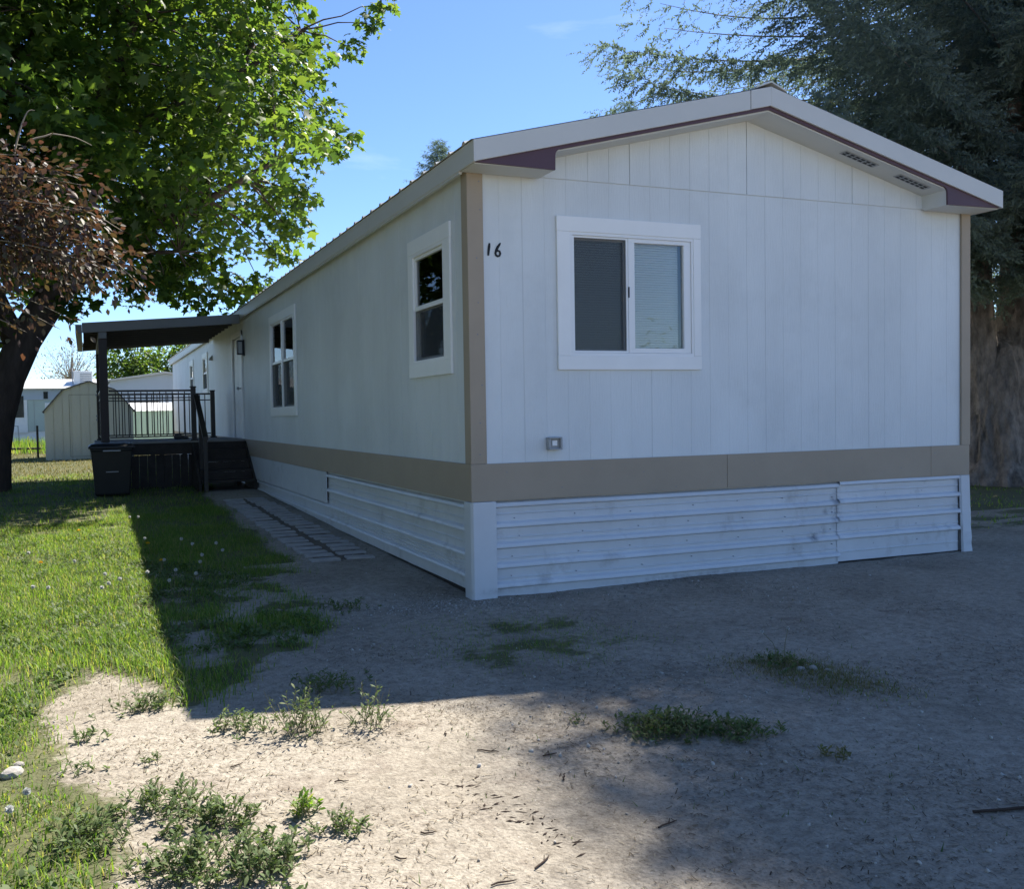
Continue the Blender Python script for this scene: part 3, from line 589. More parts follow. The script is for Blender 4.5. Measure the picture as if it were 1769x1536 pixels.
# ------------------------------------------------------------------ deck with railing and steps
dk = thing('porch_deck', (-1.4, 12.0, 0.2), 'raised wooden porch deck with black metal railing and steps to the door', 'deck')
DZ = 1.068; DX0, DX1, DY0, DY1 = -2.70, -0.035, 10.80, 13.42
yy = DY0 - .02
me = MB().box(DX0, DX1, 0, .138, -.028, 0).mesh('deck_board')
while yy < DY1: mesh_obj('deck_board', me, 'wood', dk, loc=(0, yy, DZ + random.uniform(-.001, .001))); yy += .145
MB().box(DX0 + .01, DX1, DY0, DY0 + .04, DZ - .24, DZ - .03).build('rim_joist', 'darkwood', dk)
MB().box(DX0 + .01, DX0 + .05, DY0 + .041, DY1, DZ - .24, DZ - .03).build('rim_joist', 'darkwood', dk)
MB().box(DX0 + .01, DX1, DY1 - .04, DY1 - .001, DZ - .24, DZ - .03).build('rim_joist', 'darkwood', dk)
for x in (DX0 + .06, -1.6, -.95, -.2):
    for yv in (DY0 + .05, DY1 - .15): MB().box(x, x + .09, yv, yv + .09, .12, DZ - .03).build('support_post', 'darkwood', dk)
for x in np.arange(-2.3, -.1, .4): MB().box(x, x + .04, DY0 + .041, DY1 - .041, DZ - .2, DZ - .031).build('joist', 'darkwood', dk)
def newel(x, yv, top=2.06):
    b = MB(); b.box(x - .045, x + .045, yv - .045, yv + .045, DZ + .001, top); b.box(x - .055, x + .055, yv - .055, yv + .055, top, top + .025); b.box(x - .07, x + .07, yv - .07, yv + .07, DZ + .001, DZ + .03); b.build('newel_post', 'rail', dk, bevel=.004)
newel(-.965, 10.86); newel(-.30, 13.30); newel(-2.58, 13.30)
bal = MB().box(-.009, .009, -.009, .009, 1.165, 1.985).mesh('baluster')
def railing(p, q, gap=.108, mid=True):
    p = Vector(p); q = Vector(q); d = (q - p); Ln = d.length; t = d / Ln; ax = abs(t.x) > .5
    def bar(z0, z1, w):
        b = MB()
        if ax: b.box(min(p.x, q.x), max(p.x, q.x), p.y - w, p.y + w, z0, z1)
        else: b.box(p.x - w, p.x + w, min(p.y, q.y), max(p.y, q.y), z0, z1)
        return b
    r = bar(1.99, 2.025, .022).build('railing', 'rail', dk, bevel=.003)
    bar(1.865, 1.887, .012).build('middle_rail', 'rail', r)
    bar(1.150, 1.175, .014).build('bottom_rail', 'rail', r)
    n = int(Ln / gap)
    for i in range(1, n):
        s = p + t * (Ln * i / n); mesh_obj('baluster', bal, 'rail', r, loc=(s.x, s.y, .002))
railing((-2.45, 10.86), (-1.01, 10.86)); railing((-2.53, 13.30), (-.35, 13.30)); railing((-2.58, 10.96), (-2.58, 13.25))
for x in np.arange(DX0 + .02, -1.06, .145): MB().box(x, x + .138, DY0 + .02, DY0 + .038, .15, DZ - .245).build('shade_backing', 'darkwood', dk)  # dark boards added in place of the deep shade under the deck
for i in range(4):
    z = .21 + (i + 1) * (DZ - .21) / 5; yv = 10.79 - (4 - i) * .27
    MB().box(-.98, -.06, yv, yv + .29, z - .04, z).build('step_tread', 'darkwood', dk)
    MB().box(-.98, -.06, yv + .26, yv + .275, z, z + .13).build('step_riser', 'darkwood', dk)
for x in (-1.03, -.055): MB().prism([(9.66, .15), (10.79, .15), (10.79, DZ - .03), (10.72, DZ - .03), (9.66, .32)], 'x', x, x + .04).build('stair_stringer', 'darkwood', dk)
b = MB(); b.add([(-.96, 10.80, 1.93), (-.87, 10.80, 1.93), (-.87, 9.55, 1.16), (-.96, 9.55, 1.16), (-.96, 10.80, 1.87), (-.87, 10.80, 1.87), (-.87, 9.55, 1.10), (-.96, 9.55, 1.10)], [(0, 1, 2, 3), (4, 7, 6, 5), (0, 4, 5, 1), (1, 5, 6, 2), (2, 6, 7, 3), (3, 7, 4, 0)]); hr = b.build('stair_handrail', 'rail', dk)
MB().box(-.95, -.88, 9.60, 9.67, .2, 1.12).build('handrail_post', 'rail', hr); MB().box(-.95, -.88, 10.2, 10.27, .5, 1.51).build('handrail_post', 'rail', hr)
# dark shoe left on the deck
sh = thing('shoe', (-1.0, 12.5, DZ), 'small dark shoe lying on the deck behind the railing', 'shoe')
b = MB(); b.prism([(-1.18, 0), (-.90, 0), (-.90, .045), (-1.0, .05), (-1.06, .11), (-1.17, .11), (-1.19, .05)], 'y', 12.45, 12.55)
b.v = [(x, yv, z + DZ + .001) for x, yv, z in b.v]; b.build('upper', 'plastic', sh, bevel=.015)

# ------------------------------------------------------------------ wheeled bin
bn = thing('wheeled_bin', (-2.46, 9.95, .18), 'black wheeled rubbish bin standing in front of the porch', 'bin')
b = MB(); V = []
for (z, w, d, yo) in ((.20, .54, .54, 0), (.24, .56, .58, 0), (.95, .66, .72, -.02), (1.0, .70, .76, -.02)):
    V += [(-2.46 - w / 2, 9.95 - d / 2 + yo, z), (-2.46 + w / 2, 9.95 - d / 2 + yo, z), (-2.46 + w / 2, 9.95 + d / 2 + yo, z), (-2.46 - w / 2, 9.95 + d / 2 + yo, z)]
F = [(0, 3, 2, 1)] + [(i * 4 + j, i * 4 + (j + 1) % 4, i * 4 + 4 + (j + 1) % 4, i * 4 + 4 + j) for i in range(3) for j in range(4)] + [(12, 13, 14, 15)]
b.add(V, F).build('body', 'plastic', bn, bevel=.02)
b = MB(); V = []
for (z, w, d) in ((1.0, .74, .80), (1.035, .74, .80), (1.075, .64, .66), (1.09, .50, .50)):
    V += [(-2.46 - w / 2, 9.93 - d / 2, z + .002), (-2.46 + w / 2, 9.93 - d / 2, z + .002), (-2.46 + w / 2, 9.93 + d / 2, z + .002), (-2.46 - w / 2, 9.93 + d / 2, z + .002)]
b.add(V, F).build('lid', 'plastic', bn, bevel=.012)
MB().tube([(-2.75, 10.33, .97), (-2.17, 10.33, .97)], .018, 8).build('handle', 'plastic', bn)
for x in (-2.74, -2.22): MB().tube([(x, 10.22, .30), (x + .05, 10.22, .30)], [.12, .12], 18).build('wheel', 'plastic', bn)
b = MB(); b.box(-2.60, -2.32, 9.52, 9.56, .955, .975); b.box(-2.56, -2.36, 9.600, 9.635, .60, .615); b.build('grab_bar', 'metal', bn, bevel=.004)

# ------------------------------------------------------------------ paver path
pth = MB(); Vp = []
pxs = np.linspace(-.76, -.22, 4); pys = np.linspace(2.16, 8.3, 30)
for yv in pys:
    for x in pxs: Vp.append((x + random.uniform(-.02, .02), yv, float(H(x, yv)) + .004))
pth.add(Vp, [(i * 4 + j, i * 4 + j + 1, i * 4 + 5 + j, i * 4 + 4 + j) for i in range(29) for j in range(3)])
path = pth.build('path', None, kind='structure') if False else mesh_obj('path', pth.mesh('path'), None, kind='structure')
path.data.materials.append(M['soil'])
pm = []
for i in range(3):
    b = MB(); b.box(-.15, .15, -.068, .068, -.03, .012); me = b.mesh('paver')
    for v in me.vertices: v.co.x += random.uniform(-.008, .008); v.co.y += random.uniform(-.006, .006); v.co.z += random.uniform(-.003, .003)
    me.materials.append(M['paver']); pm.append(me)
for c, x in enumerate((-.68, -.30)):
    for i in range(24):
        yv = 2.18 + i * .262 + random.uniform(-.012, .012)
        o = mesh_obj('paver', pm[(i + c) % 3], None, path, loc=(x + random.uniform(-.02, .02), yv + .05 * c, float(H(x, yv)) + .008), rot=(random.uniform(-.02, .02), random.uniform(-.02, .02), random.uniform(-.05, .05)))
        md = o.modifiers.new('bevel', 'BEVEL'); md.width = .008; md.segments = 1

# ------------------------------------------------------------------ garden shed
SY = 23.84; SZ = .27
sd = thing('garden_shed', (-2.72, SY, SZ), 'small cream barn-roofed garden shed on the rear lawn', 'shed')
gam = [(-4.04, 1.79), (-3.49, 2.44), (-2.73, 2.70), (-1.97, 2.44), (-1.43, 1.79)]
def gz(x):
    for (a, za), (c, zc) in zip(gam[:-1], gam[1:]):
        if a <= x <= c: return za + (zc - za) * (x - a) / (c - a)
    return 1.79
MB().prism([(-4.03, SZ)] + [(x, z - .01) for x, z in gam] + [(-1.44, SZ)], 'y', SY + .015, SY + 2.8).build('wall', 'shed', sd)
xs = list(np.linspace(-4.04, -1.43, 11))
for a, c in zip(xs[:-1], xs[1:]):
    pts = [(a + .006, SZ - .02), (c - .006, SZ - .02), (c - .006, gz(c - .006))] + [(gx_, z) for gx_, z in gam[1:-1] if a + .006 < gx_ < c - .006][::-1] + [(a + .006, gz(a + .006))]
    MB().prism(pts, 'y', SY, SY + .014).build('wall_plank', 'shed', sd)
for (a, za), (c, zc) in zip(gam[:-1], gam[1:]):
    dx = c - a; dz = zc - za; ln = math.hypot(dx, dz); nxv, nzv = -dz / ln, dx / ln
    e0 = .06 if a == gam[0][0] else 0; e1 = .06 if c == gam[-1][0] else 0
    p = (a - dx / ln * e0, za - dz / ln * e0); q = (c + dx / ln * e1, zc + dz / ln * e1)
    MB().prism([p, q, (q[0] + nxv * .035, q[1] + nzv * .035), (p[0] + nxv * .035, p[1] + nzv * .035)], 'y', SY - .05, SY + 2.85).build('roof_panel', 'shingle', sd)
door = MB(); ring(door, 'front', -3.32, -2.50, SZ + .1, 2.30, (.006, .012, .006, .008), 0, .004)
door.v = [(x, yv + SY - .002, z) for x, yv, z in door.v]; dd = door.build('door', 'darkwood', sd)
for z in (2.28, 1.62, 1.50): b = MB(); b.box(-2.54, -2.46, SY - .02, SY - .002, z - .03, z + .03); b.build('hasp', 'stain', dd)

# ------------------------------------------------------------------ neighbouring homes and outbuildings in the distance
na = thing('neighbour_home', (-9, 44, .35), 'pale green long mobile home behind the garden shed', 'mobile home')
MB().box(-24, -1.9, 42, 46, 1.0, 2.55).build('wall', 'paleg', na); MB().box(-24.05, -1.85, 41.95, 46.05, 2.55, 3.1).build('upper_wall', 'bluew', na)
MB().box(-24, -1.9, 42.03, 45.97, .25, 1.0).build('skirting', 'white', na)
MB().prism([(41.7, 3.1), (46.3, 3.1), (44, 3.65)], 'x', -24.3, -1.6).build('roof', 'roof', na)
for x in np.arange(-7.2, -2, 1.0): MB().box(x, x + .015, 41.988, 41.999, 1.0, 2.55).build('wall_seam', 'metal', na)
dn = MB().box(-6.35, -5.5, 41.96, 41.999, .95, 2.9).build('door', 'white', na); MB().box(-6.2, -5.65, 41.94, 41.96, 1.7, 2.75).build('pane', 'darkglass', dn)
MB().box(-4.75, -4.55, 41.93, 41.949, 2.6, 2.95).build('vent', 'darkglass', na); MB().box(-4.7, -4.3, 41.9, 41.999, 2.0, 2.4).build('meter_box', 'white', na)
MB().box(-9.5, -8.2, 41.95, 41.999, 1.5, 2.5).build('window', 'darkglass', na)
b = MB(); b.tube([(-6.8, 41.0, 1.05), (-6.6, 41, 1.25), (-6.2, 41, 1.3), (-5.9, 41.3, 1.3), (-5.85, 41.3, .4)], .025, 6); b.tube([(-6.8, 41, 1.05), (-6.8, 41, .4)], .025, 6); b.tube([(-6.2, 41, 1.3), (-6.2, 41, .4)], .02, 6); b.build('stair_railing', 'metal', na)
ac = thing('rooftop_cooler', (-2.75, 43.2, 3.5), 'square white evaporative cooler on the roof behind the shed', 'cooler')
MB().box(-3.35, -2.45, 42.6, 43.5, 3.25, 4.0).build('case', 'white', ac, bevel=.02)
for i in range(6): MB().box(-3.05, -2.52, 42.585, 42.599, 3.38 + i * .09, 3.42 + i * .09).build('louvre', 'metal', ac)
MB().tube([(-3.4, 42.8, 3.0), (-3.4, 42.8, 4.15)], .03, 6).build('pipe', 'metal', ac)
nb = thing('neighbour_home', (-.3, 38, .35), 'pale blue gable-ended home seen over the porch railing', 'mobile home')
b = MB(); b.prism([(-1.75, .3), (3.2, .3), (3.2, 3.30), (.7, 3.62), (-1.75, 3.28)], 'y', 38, 50); b.build('wall', 'bluew', nb)
b = MB(); b.prism([(-1.95, 3.26), (.7, 3.63), (3.4, 3.28), (3.4, 3.36), (.7, 3.73), (-1.95, 3.34)], 'y', 37.8, 50); b.build('roof', 'roof', nb)
MB().box(-.9, .4, 37.97, 37.999, 1.75, 2.35).build('window', 'darkglass', nb)
ms = thing('storage_shed', (-.2, 28.5, .33), 'mint green metal storage shed seen through the porch railing', 'shed')
MB().box(-1.38, 1.6, 28, 30.4, .3, 1.80).build('wall', 'teal', ms)
for i, x in enumerate(np.arange(-1.38, 1.6, .3)): MB().box(x, x + .02, 27.985, 27.999, .3, 1.80).build('rib', 'teal', ms)
b = MB(); b.add([(-1.5, 27.9, 1.80), (1.7, 27.9, 1.80), (1.7, 30.5, 1.80), (-1.5, 30.5, 1.80), (-1.5, 29.1, 2.12), (1.7, 29.1, 2.12)], [(0, 1, 2, 3), (0, 4, 5, 1), (3, 2, 5, 4), (0, 3, 4), (1, 5, 2)]); b.build('roof', 'white', ms)
nr = thing('neighbour_home', (27, 16, .2), 'beige home with plum skirting glimpsed past the conifer trunk', 'mobile home')
MB().box(23.5, 36, 14, 18, .55, 3.0).build('wall', 'beige', nr); MB().box(23.4, 36.1, 13.95, 18.05, -.1, .55).build('skirting', 'plum', nr)
for z in np.arange(.7, 2.9, .25): MB().box(23.5, 36, 13.985, 13.999, z, z + .012).build('siding_lap', 'stain', nr)
MB().prism([(13.7, 3.0), (18.3, 3.0), (16, 3.7)], 'x', 23.2, 36.3).build('roof', 'roof', nr)
b = MB(); b.tube([(-4.35, 26.0, .2), (-4.35, 26.0, 1.35)], .035, 6); 
mesh_obj('fence_post', b.mesh('fence_post'), 'darkwood', label='dark leaning fence post left of the garden shed', cat='post')
b = MB(); b.tube([(-12, 30.5, .55), (-4.4, 30.2, .48)], .04, 6)
mesh_obj('ground_rail', b.mesh('ground_rail'), 'darkwood', label='low dark rail across the rear lawn by the shed', cat='rail')

# ------------------------------------------------------------------ trees
MAPLE_T = [(0, 0, 0), (.44, .02, -.04), (.30, .24, .02), (.60, .52, -.06), (.22, .58, .02), (0, 1.0, -.08)]
def maple_template():
    rt = MAPLE_T[1:-1]; pts = [(0, 0, 0)] + rt + [(0, 1.0, -.08)] + [(-x, y_, z) for x, y_, z in rt[::-1]]
    pts = [(0, .36, .05)] + pts; n = len(pts) - 1
    return np.array(pts), np.array([(0, i, i % n + 1) for i in range(1, n + 1)])
def leaf_cloud(centers, radii, per, size, flat=.75, droop=.5, up_bias=1.0, jitter=.35, tmpl=None):
    cs = np.repeat(np.arange(len(centers)), per); n = len(cs)
    d = unit(rng.normal(size=(n, 3))); r = rng.random(n) ** .5
    off = d * (r * radii[cs])[:, None]; off[:, 2] *= flat
    pos = centers[cs] + off
    dirv = unit(off * np.array([1, 1, .3]) + rng.normal(size=(n, 3)) * .35 * radii[cs][:, None]) ; dirv[:, 2] -= droop; dirv = unit(dirv)
    up = unit(np.array([0, 0, up_bias])[None] + rng.normal(size=(n, 3)) * .55)
    ax, ay, az_ = frames(dirv, up)
    s = (size * (1 + jitter * rng.normal(size=n))).clip(size * .45, size * 1.7)[:, None]
    return stamp(tmpl[0], tmpl[1], pos, ax * s, ay * s, az_ * s)
def curve_pts(a, c, sag=0.0, n=6, wob=.06):
    a = Vector(a); c = Vector(c); L = (c - a).length; out = []
    for i in range(n + 1):
        t = i / n; p = a.lerp(c, t); k = math.sin(math.pi * t)
        out.append(p + Vector((random.uniform(-wob, wob) * L * k, random.uniform(-wob, wob) * L * k, sag * L * k + random.uniform(-wob, wob) * L * k * .5)))
    return out
# big maple
mt_ = thing('maple_tree', (-4.42, 11.85, .22), 'large leaning maple with bright green leaves left of the porch', 'tree')
b = MB()
trunk = [(-4.62, 11.9, .05), (-4.55, 11.88, .35), (-4.47, 11.85, 1.0), (-4.36, 11.82, 1.6), (-4.16, 11.80, 2.3), (-3.86, 11.80, 3.0), (-3.52, 11.82, 3.55), (-3.25, 11.85, 4.0)]
b.tube(trunk, [.52, .37, .31, .30, .30, .30, .29, .27], 16, .05)
lims = []
def limb(p, r):
    pts = [Vector(q) for q in p]; fine = []
    for i in range(len(pts) - 1):
        for t in (0, .5): fine.append(pts[i].lerp(pts[i + 1], t) + Vector((random.uniform(-.05, .05),) * 3 if i else (0, 0, 0)))
    fine.append(pts[-1]); rr = np.linspace(r[0], r[1], len(fine)); b.tube(fine, list(rr), 9, .05)
    for q, rad in zip(fine, rr): lims.append((q, rad))
limb([(-3.4, 11.83, 3.8), (-2.6, 11.9, 4.5), (-1.7, 12.0, 5.2), (-.9, 12.2, 6.1), (-.2, 12.4, 7.5), (.6, 12.5, 9.2)], (.24, .06))
limb([(-3.4, 11.83, 3.75), (-3.5, 11.9, 4.8), (-3.3, 11.9, 6.2), (-3.6, 12.0, 8.0), (-3.2, 12.2, 10.5), (-3.4, 12.2, 12.5)], (.24, .06))
limb([(-4.0, 11.80, 2.9), (-4.5, 11.6, 4.2), (-5.6, 11.2, 5.8), (-7.0, 10.8, 7.6), (-8, 10.5, 9.5)], (.22, .05))
limb([(-1.7, 12.0, 5.2), (-.5, 11.3, 5.7), (.7, 10.9, 6.4)], (.12, .04)); limb([(-3.3, 11.9, 6.2), (-2.2, 10.6, 7.6), (-1.5, 9.6, 9.2)], (.13, .04))
limb([(-3.5, 11.9, 4.8), (-4.3, 10.2, 6.0), (-4.6, 9.0, 7.6)], (.13, .04)); limb([(-3.3, 12, 5.5), (-2.5, 14, 6.8), (-1.5, 15.8, 8.2)], (.14, .04)); limb([(-3.6, 12.0, 8.0), (-5, 13.6, 9.2), (-6, 15, 10)], (.12, .04))
limb([(-2.6, 11.9, 4.5), (-1.9, 11.0, 4.6), (-1.2, 10.4, 4.5)], (.07, .03)); limb([(-3.3, 11.9, 6.2), (-1.8, 12.2, 7.2), (0, 12.6, 8.3), (1.6, 12.4, 9.6)], (.13, .04))
# clusters filling the crown
cen = []; tries = 0
cc = np.array((-4.1, 12.2, 8.4)); rad = np.array((6.3, 5.6, 5.4))
while len(cen) < 760 and tries < 80000:
    tries += 1
    d = unit(rng.normal(size=3)); r = rng.random() ** .42
    p = cc + d * r * rad * (1 + .16 * math.sin(5 * d[0] + 3 * d[2]) * math.cos(4 * d[1] + 1))
    low = 3.7 + .25 * math.sin(p[0] * 2.3) + (.0 if p[0] > -1.5 else .35) - (1.0 if p[0] < -4.6 else 0)
    if p[2] < low: continue
    if p[0] > np.interp(p[2], [3.7, 4.8, 6.1, 7.4, 10, 14], [.2, 1.25, 1.75, 2.1, 3.2, 2.6]): continue
    if p[0] > -1 and p[2] < 5.0 and p[1] < 9.0: continue
    if all(np.sum((p - q) ** 2) > .62 ** 2 for q in cen[-400:]): cen.append(p)
extra = [(2.35, 11.8, 7.2), (1.9, 11.8, 6.9), (2.0, 12.0, 7.8), (3.0, 11.9, 9.7), (2.6, 12, 9.2), (1.5, 11.8, 5.9), (1.2, 11.8, 5.2), (.9, 11.7, 4.7), (.5, 11.8, 4.2), (.1, 11.9, 4.1), (-.4, 11.6, 4.6), (-1.5, 11.5, 4.1), (-1.9, 11.3, 4.0), (-1.2, 11.7, 4.4), (-4.4, 11.2, 3.2), (-4.7, 11.4, 2.9), (-3.1, 11.3, 3.55), (-2.8, 11.2, 3.7), (3.3, 12, 10.2)]
cen = np.array(cen + extra); crad = np.concatenate([rng.uniform(.55, .95, len(cen) - len(extra)), rng.uniform(.32, .5, len(extra))])
LP = np.array([tuple(q) for q, _ in lims]); 
for c in cen:
    dd_ = np.sum((LP - c) ** 2, 1) + 1.2 * np.maximum(0, LP[:, 2] - c[2]); i = int(np.argmin(dd_))
    b.tube(curve_pts(LP[i], c, .05, 4, .05), list(np.linspace(max(.014, min(.03, lims[i][1] * .5)), .007, 5)), 4, 0, False)
b.build('trunk', 'bark', mt_, smooth=True)
per = np.full(len(cen), 106); per[-len(extra):] = 60
V, F = leaf_cloud(cen, crad, per, .146, .7, .45, 1.1, .36, maple_template())
mesh_obj('crown', np_mesh('crown', V, F), 'maple', mt_)

# purple plum, branches reaching in from the left
pt_ = thing('plum_tree', (-6.0, 1.6, .05), 'purple-leaved plum tree drooping in front of the maple', 'tree')
b = MB(); b.tube([(-6.0, 1.6, -.05), (-5.95, 1.58, .8), (-5.8, 1.5, 1.6), (-5.6, 1.4, 2.3)], [.17, .13, .12, .11], 10, .05)
LEAF4 = (np.array([(0, 0, 0), (.22, .38, .05), (.16, .72, .03), (0, 1, -.06), (-.16, .72, .03), (-.22, .38, .05), (0, .5, -.03)]), np.array([(6, 0, 1), (6, 1, 2), (6, 2, 3), (6, 3, 4), (6, 4, 5), (6, 5, 0)]))
tw = []; 
ends = []
for i in range(46):
    a = random.uniform(0, 2 * math.pi)
    e = Vector((-5.2 + 2.1 * math.cos(a) * random.uniform(.5, 1), 1.4 + 1.7 * math.sin(a) * random.uniform(.5, 1), random.uniform(2.55, 3.7))); ends.append(e)
for i in range(44):
    x = random.uniform(-4.3, -2.75); zt = 3.52 - max(0, (x + 3.4)) * .85
    ends.append(Vector((x, random.uniform(.6, 1.4), random.uniform(max(2.58, zt - 1.0), zt))))
ends += [Vector(q) for q in ((-2.50, .9, 2.62), (-2.55, .95, 2.75), (-2.62, .9, 2.80), (-2.80, .9, 3.28), (-2.95, .9, 3.32), (-2.93, .9, 2.25), (-3.02, .9, 2.18), (-2.72, .9, 2.98), (-3.1, 1.0, 3.4), (-3.25, .8, 3.45), (-2.68, .85, 2.60), (-2.8, .9, 2.5), (-3.25, .9, 2.15))]
pos = []; dirs = []
for e in ends:
    s = Vector((-5.6 + random.uniform(-.2, .2), 1.4, 2.2 + random.uniform(0, .5))); mid = s.lerp(e, .55) + Vector((0, 0, .55))
    n = 16; pts = [(s * (1 - t) ** 2 + mid * 2 * t * (1 - t) + e * t * t) for t in np.linspace(0, 1, n)]
    b.tube(pts, list(np.linspace(.016, .002, n)), 4, 0, False)
    for j in range(int(n * .35), n):
        for k in range(30 if e.z > 2.5 else 9):
            o_ = Vector(np.random.default_rng(len(pos)).normal(size=3) * .10); pos.append(pts[j] + o_)
            dv = (pts[j] - pts[j - 1]).normalized() * .5 + o_ * 8 + Vector((0, 0, -.6)); dirs.append(dv.normalized())
for s_, e_, sg in (((-3.0, .9, 2.72), (-2.33, .9, 2.4), .25), ((-3.2, .95, 3.6), (-2.75, 1.0, 3.62), .15), ((-3.3, .95, 3.5), (-3.15, 1.0, 3.85), .3), ((-3.0, .95, 3.1), (-2.55, .9, 2.95), .1)):
    b.tube(curve_pts(s_, e_, sg, 8, .02), list(np.linspace(.008, .003, 9)), 4, 0, False)
b.build('branches', 'drytwig', pt_, smooth=True, kind='stuff')
pos = np.array([tuple(p) for p in pos]); dirs = np.array([tuple(p) for p in dirs]); n = len(pos)
ax, ay, az_ = frames(dirs, unit(np.array([0, 0, 1.0]) + rng.normal(size=(n, 3)) * .8)); s = rng.uniform(.040, .075, n)[:, None]
V, F = stamp(LEAF4[0], LEAF4[1], pos, ax * s * 1.35, ay * s, az_ * s)
mesh_obj('crown', np_mesh('crown', V, F), 'plumleaf', pt_)

# big spruce behind the right corner
def needle_template(n=7, ln=.28, nl=.078, w=.0150):
    V = []; F = []; r = np.random.default_rng(3)
    for i in range(n):
        t = i / n * ln; a = r.uniform(0, 2 * math.pi); d = np.array((math.cos(a), .75, math.sin(a))); d /= np.linalg.norm(d); side = np.cross(d, (0, 1, 0)); side /= np.linalg.norm(side)
        p = np.array((0, t, 0)); q = p + d * nl * (1 - .35 * i / n); k = len(V); V += [p + side * w, p - side * w, q]; F.append((k, k + 1, k + 2))
    k = len(V); V += [(-.005, 0, 0), (.005, 0, 0), (0, ln + .02, 0)]; F.append((k, k + 1, k + 2))
    return np.array(V, float), np.array(F)
NT = needle_template()
CX, CY = 12.1, 4.85
def crown_r(z): return float(np.interp(z, [3.0, 4.0, 6.8, 10, 12, 14, 17, 19.2], [5.2, 6.6, 7.8, 6.3, 5.3, 4.1, 2.0, .4]))
def spruce_parts(cx, cy, dens=1.0):
    bw = MB(); P = []; Dv = []; z = 3.65
    while z < 19.0:
        nb_ = 10 if z < 15 else 7
        for k in range(nb_):
            a = 2 * math.pi * (k + random.random() * .8) / nb_ + z * 2.1
            if z < 4.4 and math.cos(a) < -.25 and False: continue
            Rr = crown_r(z) * random.uniform(.82, 1.06); d = Vector((math.cos(a), math.sin(a), 0)); side = Vector((-d.y, d.x, 0)); drp = (.05 if z < 5 else .14) if z < 10 else .05
            pts = []
            nseg = max(4, int(Rr / .5))
            for i in range(nseg + 1):
                t = i / nseg; pts.append(Vector((cx, cy, z)) + d * (Rr * t) + Vector((0, 0, Rr * (-drp * math.sin(t * 2.2) * 1.0 + .10 * t * t))) + side * (math.sin(t * 3 + a * 7) * .12 * Rr * t))
            bw.tube(pts[:-1], list(np.linspace(.040 * (1.2 - z / 24), .004, nseg)), 5, 0, False)
            step = .092 / dens * (3.2 if (math.sin(a) > .35 and z > 5.5) else (2.2 if math.cos(a) > .55 else 1.0)); t = .16 if z < 12 else .12
            while t < 1.0:
                f = t * nseg; i = min(int(f), nseg - 1); p = pts[i].lerp(pts[i + 1], f - i)
                for sgn in (-1, 1):
                    ln = min(1.0, (.24 + .75 * (1 - t)) * (0.45 + Rr / 9)) * random.uniform(.5, 1.15)
                    dd2 = (side * sgn * random.uniform(.6, 1.1) + d * random.uniform(.4, .9) + Vector((0, 0, random.uniform(-.75, .05)))).normalized()
                    m_ = max(2, int(ln / (.068 if math.sin(a) < .35 else .15)))
                    for q in range(m_):
                        s_ = (q + .3) / m_; pp = p + dd2 * (ln * s_) + Vector((0, 0, -.16 * ln * s_ * s_))
                        P.append(pp); Dv.append(dd2 + Vector((random.uniform(-.8, .8), random.uniform(-.8, .8), random.uniform(-.8, .3))))
                    P.append(p + dd2 * ln + Vector((0, 0, -.16 * ln))); Dv.append(dd2)
                t += step / Rr * random.uniform(.8, 1.2)
            P.append(pts[-1]); Dv.append(d)
        z += .40 if z < 14 else .33
    return bw, np.array([tuple(p) for p in P]), np.array([tuple(v) for v in Dv])
sp = thing('spruce_tree', (CX, CY, .08), 'huge spruce with thick forked trunk behind the right corner of the home', 'tree')
random.seed(21)
bw, P, Dv = spruce_parts(CX, CY)
n = len(P); ax, ay, az_ = frames(Dv, unit(rng.normal(size=(n, 3)))); s = rng.uniform(.75, 1.25, n)[:, None]
V, F = stamp(NT[0], NT[1], P, ax * s, ay * s, az_ * s)
needle_me = np_mesh('crown', V, F); print('spruce twigs', n, 'tris', len(F))
mesh_obj('crown', needle_me, 'needle', sp)
# trunk with ridged bark, forked
def bark_tube(bm2, pts, rads, k=40, amp=.05):
    pts = [Vector(p) for p in pts]; fine = []; fr = []
    for i in range(len(pts) - 1):
        for t in np.linspace(0, 1, 15)[:-1]: fine.append(pts[i].lerp(pts[i + 1], t)); fr.append(rads[i] * (1 - t) + rads[i + 1] * t)
    fine.append(pts[-1]); fr.append(rads[-1]); v = []
    for p, r in zip(fine, fr):
        for j in range(k):
            th = 2 * math.pi * j / k; rr = r * (1 + amp * 3.2 * (float(fbm(j * 26 / k, p.z * 1.6, .55, 31)) - .5) + amp * 1.1 * (abs(2 * float(vn(j * 34 / k + 1.2 * float(vn(j * 9 / k, p.z * 3, 1, 44)), p.z * 1.5, 1, 33)) - 1) - .5) + amp * .5 * (float(vn(j * 60 / k, p.z * 7, 1, 35)) - .5))
            v.append((p.x + math.cos(th) * rr, p.y + math.sin(th) * rr, p.z))
    f = [(i * k + j, i * k + (j + 1) % k, (i + 1) * k + (j + 1) % k, (i + 1) * k + j) for i in range(len(fine) - 1) for j in range(k)]
    bm2.add(v, f)
bk = MB(); bark_tube(bk, [(CX, CY, -.2), (CX, CY, .1), (CX, CY, .5), (CX, CY, 1.2), (CX + .02, CY, 2.0), (CX + .05, CY, 2.45), (CX + .06, CY, 2.75)], [1.35, .96, .66, .56, .55, .42, .05], 110, .12)
bark_tube(bk, [(CX - .20, CY, 1.3), (CX - .38, CY + .02, 2.6), (CX - .50, CY + .05, 4.0), (CX - .35, CY + .1, 7), (CX - .1, CY, 12), (CX, CY, 18.4)], [.36, .30, .29, .26, .17, .02], 64, .12)
